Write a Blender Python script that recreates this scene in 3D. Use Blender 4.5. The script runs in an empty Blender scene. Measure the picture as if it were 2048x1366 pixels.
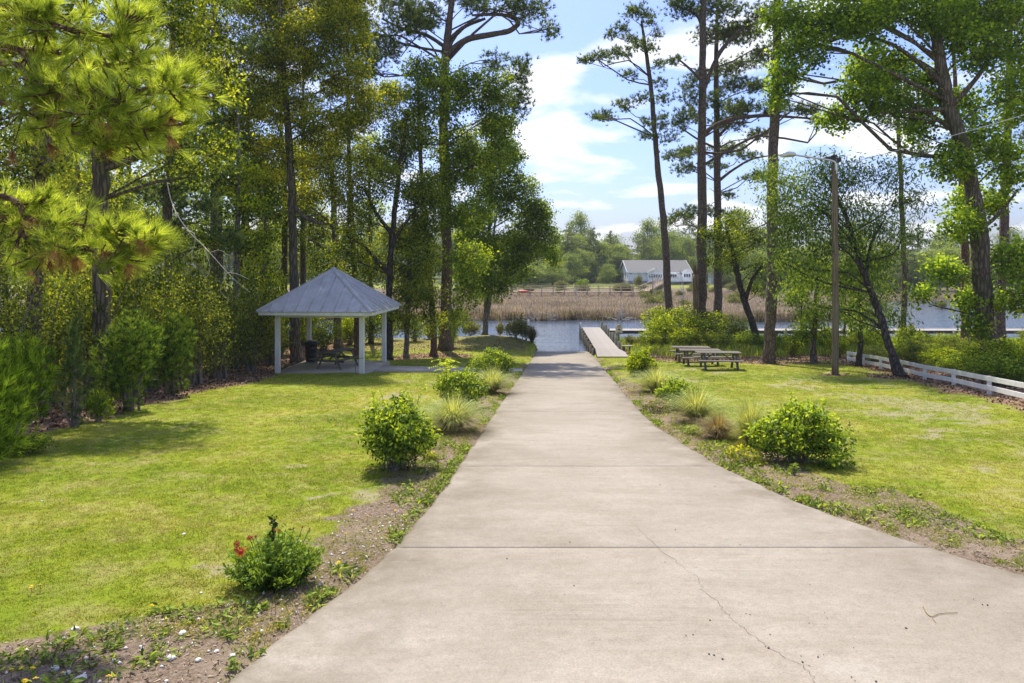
import bpy, bmesh, math, random
import numpy as np
from mathutils import Vector, Matrix, Euler

# ------------------------------------------------------------------ camera, world, sun, exposure
sc = bpy.context.scene
C = sc.collection
F = 1365.333            # focal length in photograph pixels (24 mm on 36 mm, 2048 px wide)
HY = 530.0              # horizon row of the photograph
CZ = 5.7                # camera height above the creek
R = math.radians

cam = bpy.data.objects.new("camera", bpy.data.cameras.new("camera"))
C.objects.link(cam)
cam.data.sensor_width = 36.0
cam.data.lens = 24.0
cam.data.shift_y = -(683.0 - HY) / 2048.0
cam.data.clip_start = 0.1
cam.data.clip_end = 3000.0
cam.location = (0, 0, CZ)
cam.rotation_euler = (R(90), 0, 0)
sc.camera = cam

SUN_EL, SUN_AZ = 60.0, -14.0      # sun stands behind the scene, a little to the left
world = bpy.data.worlds.new("World")
sc.world = world
world.use_nodes = True
wn = world.node_tree
for n in list(wn.nodes):
    wn.nodes.remove(n)
def W(t, **k):
    n = wn.nodes.new(t)
    for a, b in k.items():
        setattr(n, a, b)
    return n
wo = W('ShaderNodeOutputWorld')
bg = W('ShaderNodeBackground')
sky = W('ShaderNodeTexSky')
sky.sky_type = 'NISHITA'
sky.sun_disc = False
sky.sun_elevation = R(SUN_EL)
sky.sun_rotation = R(SUN_AZ)
sky.altitude = 10
sky.air_density = 1.15
sky.dust_density = 2.0
sky.ozone_density = 2.2
bg.inputs['Strength'].default_value = 0.145
# clouds: noise on a flat layer overhead
tc = W('ShaderNodeTexCoord')
sep = W('ShaderNodeSeparateXYZ')
wn.links.new(tc.outputs['Generated'], sep.inputs[0])
def M(op, a, b=None, clamp=False):
    n = W('ShaderNodeMath', operation=op)
    n.use_clamp = clamp
    for i, v in enumerate((a, b)):
        if v is None: continue
        if hasattr(v, 'links'): wn.links.new(v, n.inputs[i])
        else: n.inputs[i].default_value = v
    return n.outputs[0]
zc = M('MAXIMUM', sep.outputs[2], 0.02)
zz = M('ADD', zc, 0.22)
cx = M('DIVIDE', sep.outputs[0], zz)
cy = M('DIVIDE', sep.outputs[1], zz)
cmb = W('ShaderNodeCombineXYZ')
wn.links.new(cx, cmb.inputs[0]); wn.links.new(cy, cmb.inputs[1])
mp = W('ShaderNodeMapping')
mp.inputs['Location'].default_value = (3.35, 1.9, 0.4)
mp.inputs['Scale'].default_value = (0.8, 1.0, 1.0)
wn.links.new(cmb.outputs[0], mp.inputs[0])
nz = W('ShaderNodeTexNoise')
nz.inputs['Scale'].default_value = 2.5
nz.inputs['Detail'].default_value = 9
nz.inputs['Roughness'].default_value = 0.52
nz.inputs['Distortion'].default_value = 0.15
wn.links.new(mp.outputs[0], nz.inputs['Vector'])
cr = W('ShaderNodeValToRGB')
cr.color_ramp.elements[0].position = 0.50
cr.color_ramp.elements[1].position = 0.62
wn.links.new(nz.outputs['Fac'], cr.inputs[0])
lift = W('ShaderNodeMixRGB', blend_type='MULTIPLY')     # deepen the clear-sky blue a little
lift.inputs[0].default_value = 1.0
lift.inputs[2].default_value = (0.545, 0.605, 0.90, 1)
wn.links.new(sky.outputs[0], lift.inputs[1])
mixc = W('ShaderNodeMixRGB')
mixc.inputs[2].default_value = (5.2, 5.2, 5.35, 1)
cf = M('MULTIPLY', cr.outputs[0], 0.9)
wn.links.new(cf, mixc.inputs[0])
wn.links.new(lift.outputs[0], mixc.inputs[1])
wn.links.new(mixc.outputs[0], bg.inputs['Color'])
wn.links.new(bg.outputs[0], wo.inputs['Surface'])

sun = bpy.data.objects.new("sun", bpy.data.lights.new("sun", 'SUN'))
C.objects.link(sun)
sun.data.energy = 4.1
sun.data.angle = R(0.55)
sun.data.color = (1.0, 0.915, 0.77)
az = R(SUN_AZ)
sd = Vector((math.sin(az) * math.cos(R(SUN_EL)), math.cos(az) * math.cos(R(SUN_EL)), math.sin(R(SUN_EL))))
sun.rotation_euler = sd.to_track_quat('Z', 'Y').to_euler()
sun.location = sd * 60
vs = sc.view_settings
vs.view_transform = 'Standard'
vs.look = 'None'
vs.exposure = 0.82
vs.gamma = 1.0
vs.use_curve_mapping = False
sc.render.engine = 'CYCLES'
cy_ = sc.cycles
cy_.use_denoising = True
cy_.max_bounces = 8
cy_.diffuse_bounces = 4
cy_.glossy_bounces = 2
cy_.transmission_bounces = 4
cy_.transparent_max_bounces = 4
cy_.caustics_reflective = False
cy_.caustics_refractive = False
cy_.sample_clamp_indirect = 6

# ------------------------------------------------------------------ helpers
rng = np.random.default_rng(7)
random.seed(7)

def P(px, py, Y):
    """photo pixel + distance -> point"""
    return np.array([(px - 1024) / F * Y, Y, CZ - (py - HY) / F * Y])

def smooth(a, b, x):
    t = np.clip((x - a) / (b - a), 0, 1)
    return t * t * (3 - 2 * t)

def vnoise(x, y, seed=0):
    x = np.asarray(x, float); y = np.asarray(y, float)
    xi = np.floor(x); yi = np.floor(y)
    fx = x - xi; fy = y - yi
    fx = fx * fx * (3 - 2 * fx); fy = fy * fy * (3 - 2 * fy)
    def h(i, j):
        v = np.sin(i * 127.1 + j * 311.7 + seed * 74.7) * 43758.5453
        return v - np.floor(v)
    a = h(xi, yi); b = h(xi + 1, yi); c = h(xi, yi + 1); d = h(xi + 1, yi + 1)
    return (a * (1 - fx) + b * fx) * (1 - fy) + (c * (1 - fx) + d * fx) * fy

def fbm(x, y, seed=0, o=4):
    s = 0; a = 0.5
    for k in range(o):
        s = s + a * vnoise(x * 2 ** k, y * 2 ** k, seed + k); a *= 0.5
    return s / (1 - 0.5 ** o)

def mesh_np(name, V, faces, mats=(), attrs=None, smooth_shade=False, midx=None):
    """V (n,3); faces: list of int arrays (m,k)"""
    me = bpy.data.meshes.new(name)
    V = np.asarray(V, np.float32)
    faces = [np.asarray(f, np.int32) for f in faces if len(f)]
    me.vertices.add(len(V))
    me.vertices.foreach_set('co', V.ravel())
    if faces:
        ls, st, off = [], [], 0
        for f in faces:
            k = f.shape[1]
            ls.append(f.ravel())
            st.append(off + np.arange(len(f)) * k)
            off += f.size
        ls = np.concatenate(ls); st = np.concatenate(st).astype(np.int32)
        me.loops.add(len(ls)); me.loops.foreach_set('vertex_index', ls)
        me.polygons.add(len(st)); me.polygons.foreach_set('loop_start', st)
        if smooth_shade:
            me.polygons.foreach_set('use_smooth', np.ones(len(st), bool))
        if midx is not None:
            me.polygons.foreach_set('material_index', np.asarray(midx, np.int32))
    for m in mats:
        me.materials.append(m)
    for an, (ty, dom, data) in (attrs or {}).items():
        at = me.attributes.new(an, ty, dom)
        key = {'FLOAT': 'value', 'INT': 'value', 'FLOAT_VECTOR': 'vector', 'FLOAT_COLOR': 'color'}[ty]
        at.data.foreach_set(key, np.asarray(data, np.int32 if ty == 'INT' else np.float32).ravel())
    me.update(calc_edges=True)
    me.validate(verbose=False)
    return me

def link(name, me, parent=None, loc=(0, 0, 0), rot=(0, 0, 0)):
    o = bpy.data.objects.new(name, me)
    C.objects.link(o)
    o.location = loc
    o.rotation_euler = rot
    if parent is not None:
        o.parent = parent
    return o

def tag(o, label=None, cat=None, group=None, kind=None):
    if label: o['label'] = label
    if cat: o['category'] = cat
    if group: o['group'] = group
    if kind: o['kind'] = kind
    return o

def thing(name, label, cat, loc=(0, 0, 0), rotz=0.0, group=None):
    o = bpy.data.objects.new(name, None)
    C.objects.link(o)
    o.empty_display_size = 0.2
    o.location = [float(v) for v in loc]
    o.rotation_euler = (0, 0, rotz)
    return tag(o, label, cat, group)

def copy_tree(o, parent=None):
    c = o.copy()
    C.objects.link(c)
    c.parent = parent
    for ch in [k for k in bpy.data.objects if k.parent == o]:
        copy_tree(ch, c)
    return c

_boxes = {}
def box(name, parent, m, size, loc=(0, 0, 0), rot=(0, 0, 0), bev=0.006):
    key = (tuple(round(s, 4) for s in size), m.name, bev)
    me = _boxes.get(key)
    if me is None:
        bm = bmesh.new()
        bmesh.ops.create_cube(bm, size=1.0)
        bmesh.ops.scale(bm, vec=size, verts=bm.verts)
        if bev:
            bmesh.ops.bevel(bm, geom=bm.edges[:], offset=min(bev, min(size) * 0.3), segments=1, affect='EDGES')
        me = bpy.data.meshes.new(name)
        bm.to_mesh(me); bm.free()
        me.materials.append(m)
        _boxes[key] = me
    return link(name, me, parent, loc, rot)

def beam(name, parent, m, a, b, w, t, bev=0.005, roll=0.0):
    """square timber from a to b"""
    a = Vector(a); b = Vector(b)
    d = b - a
    q = d.to_track_quat('X', 'Z')
    o = box(name, parent, m, (round(d.length, 3), w, t), (a + b) / 2, (0, 0, 0), bev)
    o.rotation_euler = (q.to_matrix() @ Matrix.Rotation(roll, 3, 'X')).to_euler()
    return o

class MB:
    def __init__(s):
        s.V = []; s.Q = []; s.T = []; s.n = 0
    def add(s, V, Q=(), T=()):
        s.V.append(np.asarray(V, float))
        if len(Q): s.Q.append(np.asarray(Q, int) + s.n)
        if len(T): s.T.append(np.asarray(T, int) + s.n)
        s.n += len(V)
    def tube(s, path, rad, sides=8, jitter=0.0, cap=True):
        p = np.asarray(path, float)
        n = len(p)
        rad = np.broadcast_to(np.asarray(rad, float), (n,))
        t = np.gradient(p, axis=0)
        t /= np.linalg.norm(t, axis=1)[:, None] + 1e-9
        ref = np.array([1.0, 0, 0]) if abs(t[0][0]) < 0.8 else np.array([0, 1.0, 0])
        V = []
        u = ref - t[0] * ref.dot(t[0]); u /= np.linalg.norm(u)
        ang = np.arange(sides) / sides * 2 * np.pi
        for i in range(n):
            u = u - t[i] * u.dot(t[i]); u /= np.linalg.norm(u) + 1e-9
            w = np.cross(t[i], u)
            rr = rad[i] * (1 + (rng.random(sides) - .5) * jitter)
            V.append(p[i] + (np.cos(ang) * rr)[:, None] * u + (np.sin(ang) * rr)[:, None] * w)
        V = np.concatenate(V)
        i = np.arange(n - 1)[:, None] * sides; j = np.arange(sides)[None, :]; j2 = (j + 1) % sides
        Q = np.stack([i + j, i + j2, i + sides + j2, i + sides + j], -1).reshape(-1, 4)
        T = []
        if cap:
            V = np.vstack([V, p[-1], p[0]])
            e = n * sides
            T = [[(n - 1) * sides + k, (n - 1) * sides + (k + 1) % sides, e] for k in range(sides)]
            T += [[(k + 1) % sides, k, e + 1] for k in range(sides)]
        s.add(V, Q, T)
    def cone(s, a, b, ra, rb, sides=12):
        s.tube([a, b], [ra, rb], sides)
    def faces(s):
        f = []
        if s.Q: f.append(np.concatenate(s.Q))
        if s.T: f.append(np.concatenate(s.T))
        return f
    def build(s, name, m, parent=None, smooth_shade=True, loc=(0, 0, 0), rot=(0, 0, 0)):
        me = mesh_np(name, np.concatenate(s.V), s.faces(), [m], None, smooth_shade)
        return link(name, me, parent, loc, rot)

def spline(pts, n):
    """Catmull-Rom through pts"""
    p = np.asarray(pts, float)
    if len(p) < 3:
        t = np.linspace(0, 1, n)[:, None]
        return p[0] * (1 - t) + p[-1] * t
    q = np.vstack([2 * p[0] - p[1], p, 2 * p[-1] - p[-2]])
    out = []
    for u in np.linspace(0, len(p) - 1 - 1e-6, n):
        i = int(u); t = u - i
        a, b, c, d = q[i:i + 4]
        out.append(0.5 * ((2 * b) + (-a + c) * t + (2 * a - 5 * b + 4 * c - d) * t * t + (-a + 3 * b - 3 * c + d) * t ** 3))
    return np.array(out)

# ------------------------------------------------------------------ materials
def newmat(name):
    m = bpy.data.materials.new(name)
    m.use_nodes = True
    nt = m.node_tree
    b = nt.nodes['Principled BSDF']
    return m, nt, b

class NG:
    """tiny node helper"""
    def __init__(s, nt): s.nt = nt
    def n(s, t, **k):
        x = s.nt.nodes.new(t)
        for a, b in k.items(): setattr(x, a, b)
        return x
    def l(s, a, b): s.nt.links.new(a, b)
    def pos(s): return s.n('ShaderNodeNewGeometry').outputs['Position']
    def obj(s): return s.n('ShaderNodeTexCoord').outputs['Object']
    def map(s, v, scale=(1, 1, 1), loc=(0, 0, 0)):
        m = s.n('ShaderNodeMapping')
        m.inputs['Scale'].default_value = scale
        m.inputs['Location'].default_value = loc
        s.l(v, m.inputs[0]); return m.outputs[0]
    def noise(s, v, scale, detail=4, rough=0.55, dist=0.0):
        x = s.n('ShaderNodeTexNoise')
        x.inputs['Scale'].default_value = scale
        x.inputs['Detail'].default_value = detail
        x.inputs['Roughness'].default_value = rough
        x.inputs['Distortion'].default_value = dist
        if v is not None: s.l(v, x.inputs['Vector'])
        return x.outputs['Fac']
    def ramp(s, f, stops):
        r = s.n('ShaderNodeValToRGB')
        e = r.color_ramp.elements
        while len(e) < len(stops): e.new(0.5)
        for k, (p, c) in enumerate(stops):
            e[k].position = p
            c = (c, c, c) if not hasattr(c, '__len__') else c
            e[k].color = (*c, 1)
        s.l(f, r.inputs[0]); return r.outputs[0]
    def mix(s, f, a, b, mode='MIX'):
        x = s.n('ShaderNodeMixRGB', blend_type=mode)
        for i, v in ((0, f), (1, a), (2, b)):
            if hasattr(v, 'links'): s.l(v, x.inputs[i])
            elif i == 0: x.inputs[0].default_value = v
            else: x.inputs[i].default_value = (*v, 1)
        return x.outputs[0]
    def math(s, op, a, b=0.5, clamp=False):
        x = s.n('ShaderNodeMath', operation=op); x.use_clamp = clamp
        for i, v in enumerate((a, b)):
            if hasattr(v, 'links'): s.l(v, x.inputs[i])
            else: x.inputs[i].default_value = v
        return x.outputs[0]
    def attr(s, name):
        x = s.n('ShaderNodeAttribute'); x.attribute_name = name
        return x
    def bump(s, h, strength=0.3, dist=0.02):
        x = s.n('ShaderNodeBump')
        x.inputs['Strength'].default_value = strength
        x.inputs['Distance'].default_value = dist
        s.l(h, x.inputs['Height']); return x.outputs[0]

def simple(name, col, rough=0.6, var=0.15, scale=8, bump=0.0, metal=0.0, spec=0.4, stretch=(1, 1, 1)):
    m, nt, b = newmat(name)
    g = NG(nt)
    v = g.map(g.obj(), stretch)
    f = g.noise(v, scale, 6, 0.6)
    lo = tuple(c * (1 - var) for c in col); hi = tuple(min(1, c * (1 + var)) for c in col)
    g.l(g.ramp(f, [(0.3, lo), (0.7, hi)]), b.inputs['Base Color'])
    b.inputs['Roughness'].default_value = rough
    b.inputs['Metallic'].default_value = metal
    b.inputs['Specular IOR Level'].default_value = spec
    if bump:
        g.l(g.bump(f, bump, 0.01), b.inputs['Normal'])
    return m

def leafmat(name, dark, mid, bright, trans=0.48, rough=0.6, spec=0.08, tb=1.75, gain=1.45):
    m, nt, b = newmat(name)
    g = NG(nt)
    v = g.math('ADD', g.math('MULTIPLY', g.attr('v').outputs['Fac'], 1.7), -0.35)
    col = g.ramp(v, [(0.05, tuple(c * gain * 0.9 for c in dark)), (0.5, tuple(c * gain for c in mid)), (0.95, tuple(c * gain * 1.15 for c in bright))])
    if name == 'marsh_reed':
        pp_ = g.noise(g.map(g.pos(), (.10, .22, 1)), 1.0, 5, .65)
        col = g.mix(1.0, col, g.ramp(pp_, [(.32, (.62, .62, .60)), (.5, (1, 1, 1)), (.68, (1.18, 1.14, 1.12))]), 'MULTIPLY')
    g.l(col, b.inputs['Base Color'])
    b.inputs['Roughness'].default_value = rough
    b.inputs['Specular IOR Level'].default_value = spec
    t = g.n('ShaderNodeBsdfTranslucent')
    tc_ = g.mix(1.0, col, (tb * 1.25, tb * 1.05, tb * 0.42), 'MULTIPLY')
    g.l(tc_, t.inputs[0])
    mx = g.n('ShaderNodeMixShader')
    mx.inputs[0].default_value = trans
    g.l(b.outputs[0], mx.inputs[1]); g.l(t.outputs[0], mx.inputs[2])
    g.l(mx.outputs[0], nt.nodes['Material Output'].inputs[0])
    return m

def barkmat(name, dark, light, sx=15, sz=3.4, bump=0.9, moss=None):
    m, nt, b = newmat(name)
    g = NG(nt)
    v = g.map(g.obj(), (sx, sx, sz))
    vo = g.n('ShaderNodeTexVoronoi', feature='DISTANCE_TO_EDGE')
    vo.inputs['Scale'].default_value = 1.0
    nv = g.n('ShaderNodeTexNoise'); nv.inputs['Scale'].default_value = 1.3; nv.inputs['Detail'].default_value = 3
    g.l(v, nv.inputs['Vector'])
    g.l(g.mix(0.35, v, nv.outputs['Color'], 'ADD'), vo.inputs['Vector'])
    f = g.noise(g.map(g.obj(), (9, 9, 2.2)), 1.6, 6, 0.65)
    h = g.math('ADD', g.ramp(vo.outputs['Distance'], [(0.0, 0.0), (0.22, 1.0)]), f)
    col = g.ramp(g.math('MULTIPLY', h, 0.5), [(0.12, tuple(c * 0.6 for c in dark)), (0.45, dark), (0.9, light)])
    if moss:
        big = g.noise(g.obj(), 0.55, 3)
        col = g.mix(g.ramp(big, [(0.5, 0.0), (0.7, 0.6)]), col, moss)
    g.l(col, b.inputs['Base Color'])
    b.inputs['Roughness'].default_value = 0.9
    b.inputs['Specular IOR Level'].default_value = 0.15
    g.l(g.bump(h, bump, 0.03), b.inputs['Normal'])
    return m

BARK_PINE = barkmat('pine_bark', (0.115, 0.085, 0.068), (0.26, 0.205, 0.17))
BARK_RED = barkmat('red_pine_bark', (0.12, 0.07, 0.05), (0.27, 0.17, 0.125))
BARK_GREY = barkmat('grey_bark', (0.13, 0.12, 0.105), (0.31, 0.29, 0.26), sx=10, sz=2.5, bump=0.5, moss=(0.10, 0.12, 0.05))
BARK_DARK = barkmat('dark_bark', (0.045, 0.038, 0.032), (0.12, 0.10, 0.085), sx=10, sz=2.5, bump=0.6)
BARK_OAK = barkmat('oak_bark', (0.10, 0.082, 0.062), (0.24, 0.20, 0.155), sx=9, sz=1.3, bump=1.0, moss=(0.085, 0.10, 0.04))
TWIG = simple('twig', (0.20, 0.17, 0.14), 0.9, 0.3, 20)
DEADWOOD = simple('dead_wood', (0.42, 0.39, 0.35), 0.9, 0.25, 9)

LEAF_OAK = leafmat('oak_leaf', (0.026, 0.050, 0.007), (0.076, 0.122, 0.013), (0.22, 0.26, 0.024))
LEAF_GUM = leafmat('gum_leaf', (0.034, 0.066, 0.010), (0.082, 0.138, 0.016), (0.19, 0.26, 0.024))
LEAF_GOLD = leafmat('gold_green_leaf', (0.036, 0.062, 0.007), (0.115, 0.155, 0.014), (0.28, 0.30, 0.026))
LEAF_MAPLE = leafmat('maple_leaf', (0.044, 0.092, 0.010), (0.100, 0.176, 0.018), (0.22, 0.31, 0.026))
LEAF_WILLOW = leafmat('willow_oak_leaf', (0.024, 0.056, 0.014), (0.060, 0.112, 0.024), (0.15, 0.21, 0.034))
LEAF_HOLLY = leafmat('holly_leaf', (0.018, 0.034, 0.006), (0.060, 0.092, 0.012), (0.19, 0.22, 0.024), 0.38, 0.55, 0.15)
LEAF_BRIGHT = leafmat('bright_leaf', (0.020, 0.042, 0.005), (0.085, 0.140, 0.009), (0.28, 0.34, 0.016), 0.48)
LEAF_BUSH = leafmat('bush_leaf', (0.020, 0.042, 0.008), (0.070, 0.128, 0.014), (0.26, 0.34, 0.030), 0.38, 0.5, 0.18)
LEAF_CEDAR = leafmat('cedar_leaf', (0.020, 0.046, 0.012), (0.050, 0.100, 0.018), (0.15, 0.22, 0.030), 0.3)
LEAF_CEDARB = leafmat('bright_cedar_leaf', (0.040, 0.08, 0.010), (0.095, 0.165, 0.016), (0.21, 0.30, 0.03), 0.4)
NEEDLE = leafmat('pine_needle', (0.022, 0.048, 0.018), (0.055, 0.098, 0.032), (0.13, 0.175, 0.05), 0.3, 0.5)
NEEDLE_NEAR = leafmat('long_pine_needle', (0.080, 0.125, 0.022), (0.155, 0.222, 0.040), (0.29, 0.37, 0.07), 0.5)
NEEDLE_DEAD = leafmat('dead_needle', (0.11, 0.06, 0.03), (0.19, 0.11, 0.055), (0.27, 0.17, 0.09), 0.3)
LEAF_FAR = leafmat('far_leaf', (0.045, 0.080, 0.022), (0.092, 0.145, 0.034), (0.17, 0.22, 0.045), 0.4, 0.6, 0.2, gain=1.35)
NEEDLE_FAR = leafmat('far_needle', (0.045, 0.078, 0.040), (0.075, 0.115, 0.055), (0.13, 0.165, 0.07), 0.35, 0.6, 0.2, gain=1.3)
LEAF_OLIVE = leafmat('olive_marsh_leaf', (0.055, 0.075, 0.025), (0.12, 0.145, 0.045), (0.20, 0.22, 0.07), 0.35, 0.6, 0.2, gain=1.0)
GRASSMAT_ORN = leafmat('fountain_grass', (0.11, 0.15, 0.050), (0.20, 0.25, 0.09), (0.36, 0.39, 0.18), 0.4)
GRASSMAT_DRY = leafmat('dry_grass', (0.13, 0.10, 0.045), (0.25, 0.20, 0.09), (0.36, 0.31, 0.16), 0.3, gain=1.0)
REED = leafmat('marsh_reed', (0.125, 0.110, 0.112), (0.232, 0.203, 0.206), (0.385, 0.350, 0.358), 0.35, 0.8, 0.1, 1.15, gain=1.35)
REED_DARK = leafmat('dark_rush', (0.045, 0.05, 0.03), (0.10, 0.10, 0.055), (0.19, 0.18, 0.10), 0.3, 0.7, 0.1, gain=1.0)
WEED = leafmat('weed_leaf', (0.05, 0.085, 0.014), (0.11, 0.165, 0.028), (0.21, 0.27, 0.055), 0.4)
LITTER = leafmat('leaf_litter', (0.10, 0.055, 0.03), (0.23, 0.14, 0.085), (0.40, 0.28, 0.19), 0.15, 0.8, 0.1, 0.9, gain=1.0)
MULCH = leafmat('mulch_chip', (0.05, 0.032, 0.02), (0.145, 0.10, 0.068), (0.32, 0.25, 0.19), 0.0, 0.9, 0.1, gain=1.0)
SHELL = simple('white_shell_stone', (0.66, 0.63, 0.57), 0.85, 0.15, 14, 0.4)
WHITE = simple('white_paint', (0.72, 0.72, 0.69), 0.55, 0.10, 5, 0.05)
WHITE_POST = simple('weathered_white_paint', (0.70, 0.70, 0.66), 0.6, 0.16, 3, 0.08, stretch=(1, 1, 0.35))
TABLEWOOD = simple('grey_table_wood', (0.125, 0.110, 0.088), 0.8, 0.35, 7, 0.25, stretch=(0.25, 3, 3))
DOCKWOOD = simple('silver_dock_plank', (0.30, 0.275, 0.245), 0.85, 0.22, 4, 0.2, stretch=(0.5, 4, 4))
DOCKDARK = simple('wet_dock_timber', (0.10, 0.09, 0.068), 0.85, 0.3, 6, 0.2)
PILING = simple('green_grey_piling', (0.12, 0.125, 0.10), 0.9, 0.3, 6, 0.3)
POLEWOOD = barkmat('pole_wood', (0.17, 0.135, 0.085), (0.30, 0.25, 0.17), sx=28, sz=0.5, bump=0.25)
ALU = simple('aluminium', (0.62, 0.64, 0.64), 0.35, 0.08, 5, metal=0.7)
BLACKP = simple('black_plastic', (0.016, 0.017, 0.018), 0.42, 0.25, 6)
BLACKM = simple('black_metal', (0.03, 0.028, 0.027), 0.5, 0.2, 6)

def roofmat():
    m, nt, b = newmat('galvanised_roof')
    g = NG(nt)
    f = g.noise(g.map(g.pos(), (1, 1, 1)), 2.3, 6, 0.65)
    f2 = g.noise(g.map(g.pos(), (3, 3, 0.8)), 6, 5, 0.7)
    col = g.ramp(f, [(0.3, (0.315, 0.32, 0.325)), (0.55, (0.42, 0.425, 0.43)), (0.75, (0.52, 0.525, 0.53))])
    col = g.mix(g.ramp(f2, [(0.55, 0.0), (0.72, 0.4)]), col, (0.25, 0.25, 0.265))
    g.l(col, b.inputs['Base Color'])
    b.inputs['Metallic'].default_value = 0.08
    b.inputs['Roughness'].default_value = 0.5
    return m
ROOF = roofmat()

def concretemat(name, broom=True, tint=(1, 1, 1)):
    m, nt, b = newmat(name)
    g = NG(nt)
    p = g.pos()
    big = g.noise(p, 0.35, 4, 0.6, 0.3)
    mid = g.noise(g.map(p, (0.7, 1.8, 1)), 1.3, 8, 0.7, 0.6)
    fine = g.noise(p, 65, 4, 0.75)
    T = lambda c: tuple(a * t for a, t in zip(c, tint))
    col = g.ramp(big, [(0.25, T((0.258, 0.228, 0.182))), (0.55, T((0.318, 0.286, 0.236))), (0.8, T((0.365, 0.334, 0.284)))])
    col = g.mix(g.ramp(mid, [(0.32, 0.75), (0.56, 0.0)]), col, T((0.25, 0.215, 0.165)))
    col = g.mix(0.8, col, g.ramp(fine, [(0.28, 0.62), (0.5, 1.0), (0.72, 1.22)]), 'MULTIPLY')
    col = g.mix(0.85, col, g.ramp(g.noise(p, 11, 6, 0.75), [(0.3, 0.84), (0.5, 1.0), (0.7, 1.10)]), 'MULTIPLY')
    sp = g.noise(p, 26, 3, 0.6)
    col = g.mix(g.ramp(sp, [(0.68, 0.0), (0.78, 0.55)]), col, (0.10, 0.09, 0.075))
    if broom:
        st = g.noise(g.map(p, (0.8, 26, 1)), 1.0, 4, 0.6)
        msk = g.ramp(g.noise(p, 0.8, 3), [(0.45, 0.0), (0.7, 0.5)])
        col = g.mix(msk, col, g.mix(1.0, col, g.ramp(st, [(0.3, 0.70), (0.6, 1.06)]), 'MULTIPLY'))
        # algae and soil that creep in from the edges (painted by the mesh attribute edge)
        ed = g.attr('edge').outputs['Fac']
        en = g.math('MULTIPLY', ed, g.ramp(g.noise(g.map(p, (1, 1, 1)), 1.6, 6, 0.65), [(0.35, 0.15), (0.65, 1.0)]))
        col = g.mix(g.math('MULTIPLY', en, 0.85), col, (0.135, 0.115, 0.078))
    g.l(col, b.inputs['Base Color'])
    b.inputs['Roughness'].default_value = 0.9
    b.inputs['Specular IOR Level'].default_value = 0.2
    g.l(g.bump(g.math('ADD', fine, g.math('MULTIPLY', mid, 0.6)), 0.35, 0.006), b.inputs['Normal'])
    return m
CONC = concretemat('driveway_concrete')
CONC_PAD = concretemat('pad_concrete', False, (1.35, 1.36, 1.38))

# ------------------------------------------------------------------ terrain
SLOPE = 0.0733
_L = np.array([(46.8, 1.78), (18, -.34), (14.96, -.56), (10.8, -.85), (9.41, -.95), (7.06, -1.21), (5.75, -1.53), (4.45, -1.88), (2.5, -2.6), (0, -4.0), (-10, -11)])[::-1]
_Rr = np.array([(54, 5.75), (41, 4.86), (24.3, 3.70), (17.06, 3.2), (14.6, 3.13), (11.5, 3.28), (10.85, 3.34), (8.88, 3.66), (7.31, 4.21), (6.34, 4.75), (4.5, 6.2), (2.5, 8.6), (0, 12), (-10, 22)])[::-1]
_L = np.vstack([_L, (60, 2.7)])
def dl(Y): return np.interp(Y, _L[:, 0], _L[:, 1])
def dr(Y): return np.interp(Y, _Rr[:, 0], _Rr[:, 1])

def gz(X, Y):
    X = np.asarray(X, float); Y = np.asarray(Y, float)
    pl = 3.3 - SLOPE * np.maximum(Y, -6)
    pl_l = np.maximum(pl, 0.42 + 0.12 * (fbm(X * .3, Y * .3, 5) - .5))
    # mound of the small headland on the left of the ramp
    pl_l = pl_l + 0.42 * np.exp(-(((X + 1.5) / 2.6) ** 2 + ((Y - 47.0) / 2.2) ** 2))
    wob = (fbm(X * .25, Y * 0 + 3.0, 9) - .5) * 2.2
    shore = np.where(X < 3.3, 50.3, 48.2) + wob
    shore = shore - 3.2 * smooth(-0.6, 1.6, X) * (X < 3.3)
    land = pl_l * (1 - smooth(-0.6, 1.6, Y - shore)) + (-1.2) * smooth(-0.6, 1.6, Y - shore)
    d = np.maximum(dl(Y) - X, X - dr(Y))
    # inside the drive the ground lies under the slab
    ramp = np.maximum(pl, -1.2) - 0.07
    w = smooth(0.0, 0.22, d)
    z = ramp * (1 - w) + land * w
    z = z + (fbm(X * .5, Y * .5, 2) - .5) * 0.10 * smooth(0.4, 2.5, d) * (Y < 46)
    fs = 70 + 2.5 * (fbm(X * .12, X * 0 + 1, 4) - .5) * 2 + 36 * smooth(34, 56, X) + 12 * smooth(-40, -90, X)
    far = -1.2 + smooth(-0.8, 0.8, Y - fs) * 1.5
    far = far - smooth(85, 105, Y) * 0.18 + smooth(128, 152, Y) * 1.15 + smooth(160, 260, Y) * 2.2
    m = smooth(56, 60, Y)
    return z * (1 - m) + far * m
def g1(X, Y): return float(gz(np.array([X]), np.array([Y]))[0])
def onplane(px, py):
    Y = 2.4 * F / (py - 630.0)
    return (px - 1024) / F * Y, Y

def grow(a, b, n, p=1.7):
    t = np.linspace(0, 1, n) ** p
    return a + (b - a) * t
xs = np.unique(np.concatenate([-grow(18, 700, 40)[::-1], np.arange(-18, 22, 0.2), grow(22, 700, 40)]))
ys = np.unique(np.concatenate([-grow(6, 120, 10)[::-1], np.arange(-6, 52, 0.22), np.arange(52, 112, 1.0), grow(112, 900, 45)]))
GX, GY = np.meshgrid(xs, ys)
GZ = gz(GX, GY)
nx, ny = len(xs), len(ys)
I = np.arange(nx * ny).reshape(ny, nx)
Q = np.stack([I[:-1, :-1], I[:-1, 1:], I[1:, 1:], I[1:, :-1]], -1).reshape(-1, 4)

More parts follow.
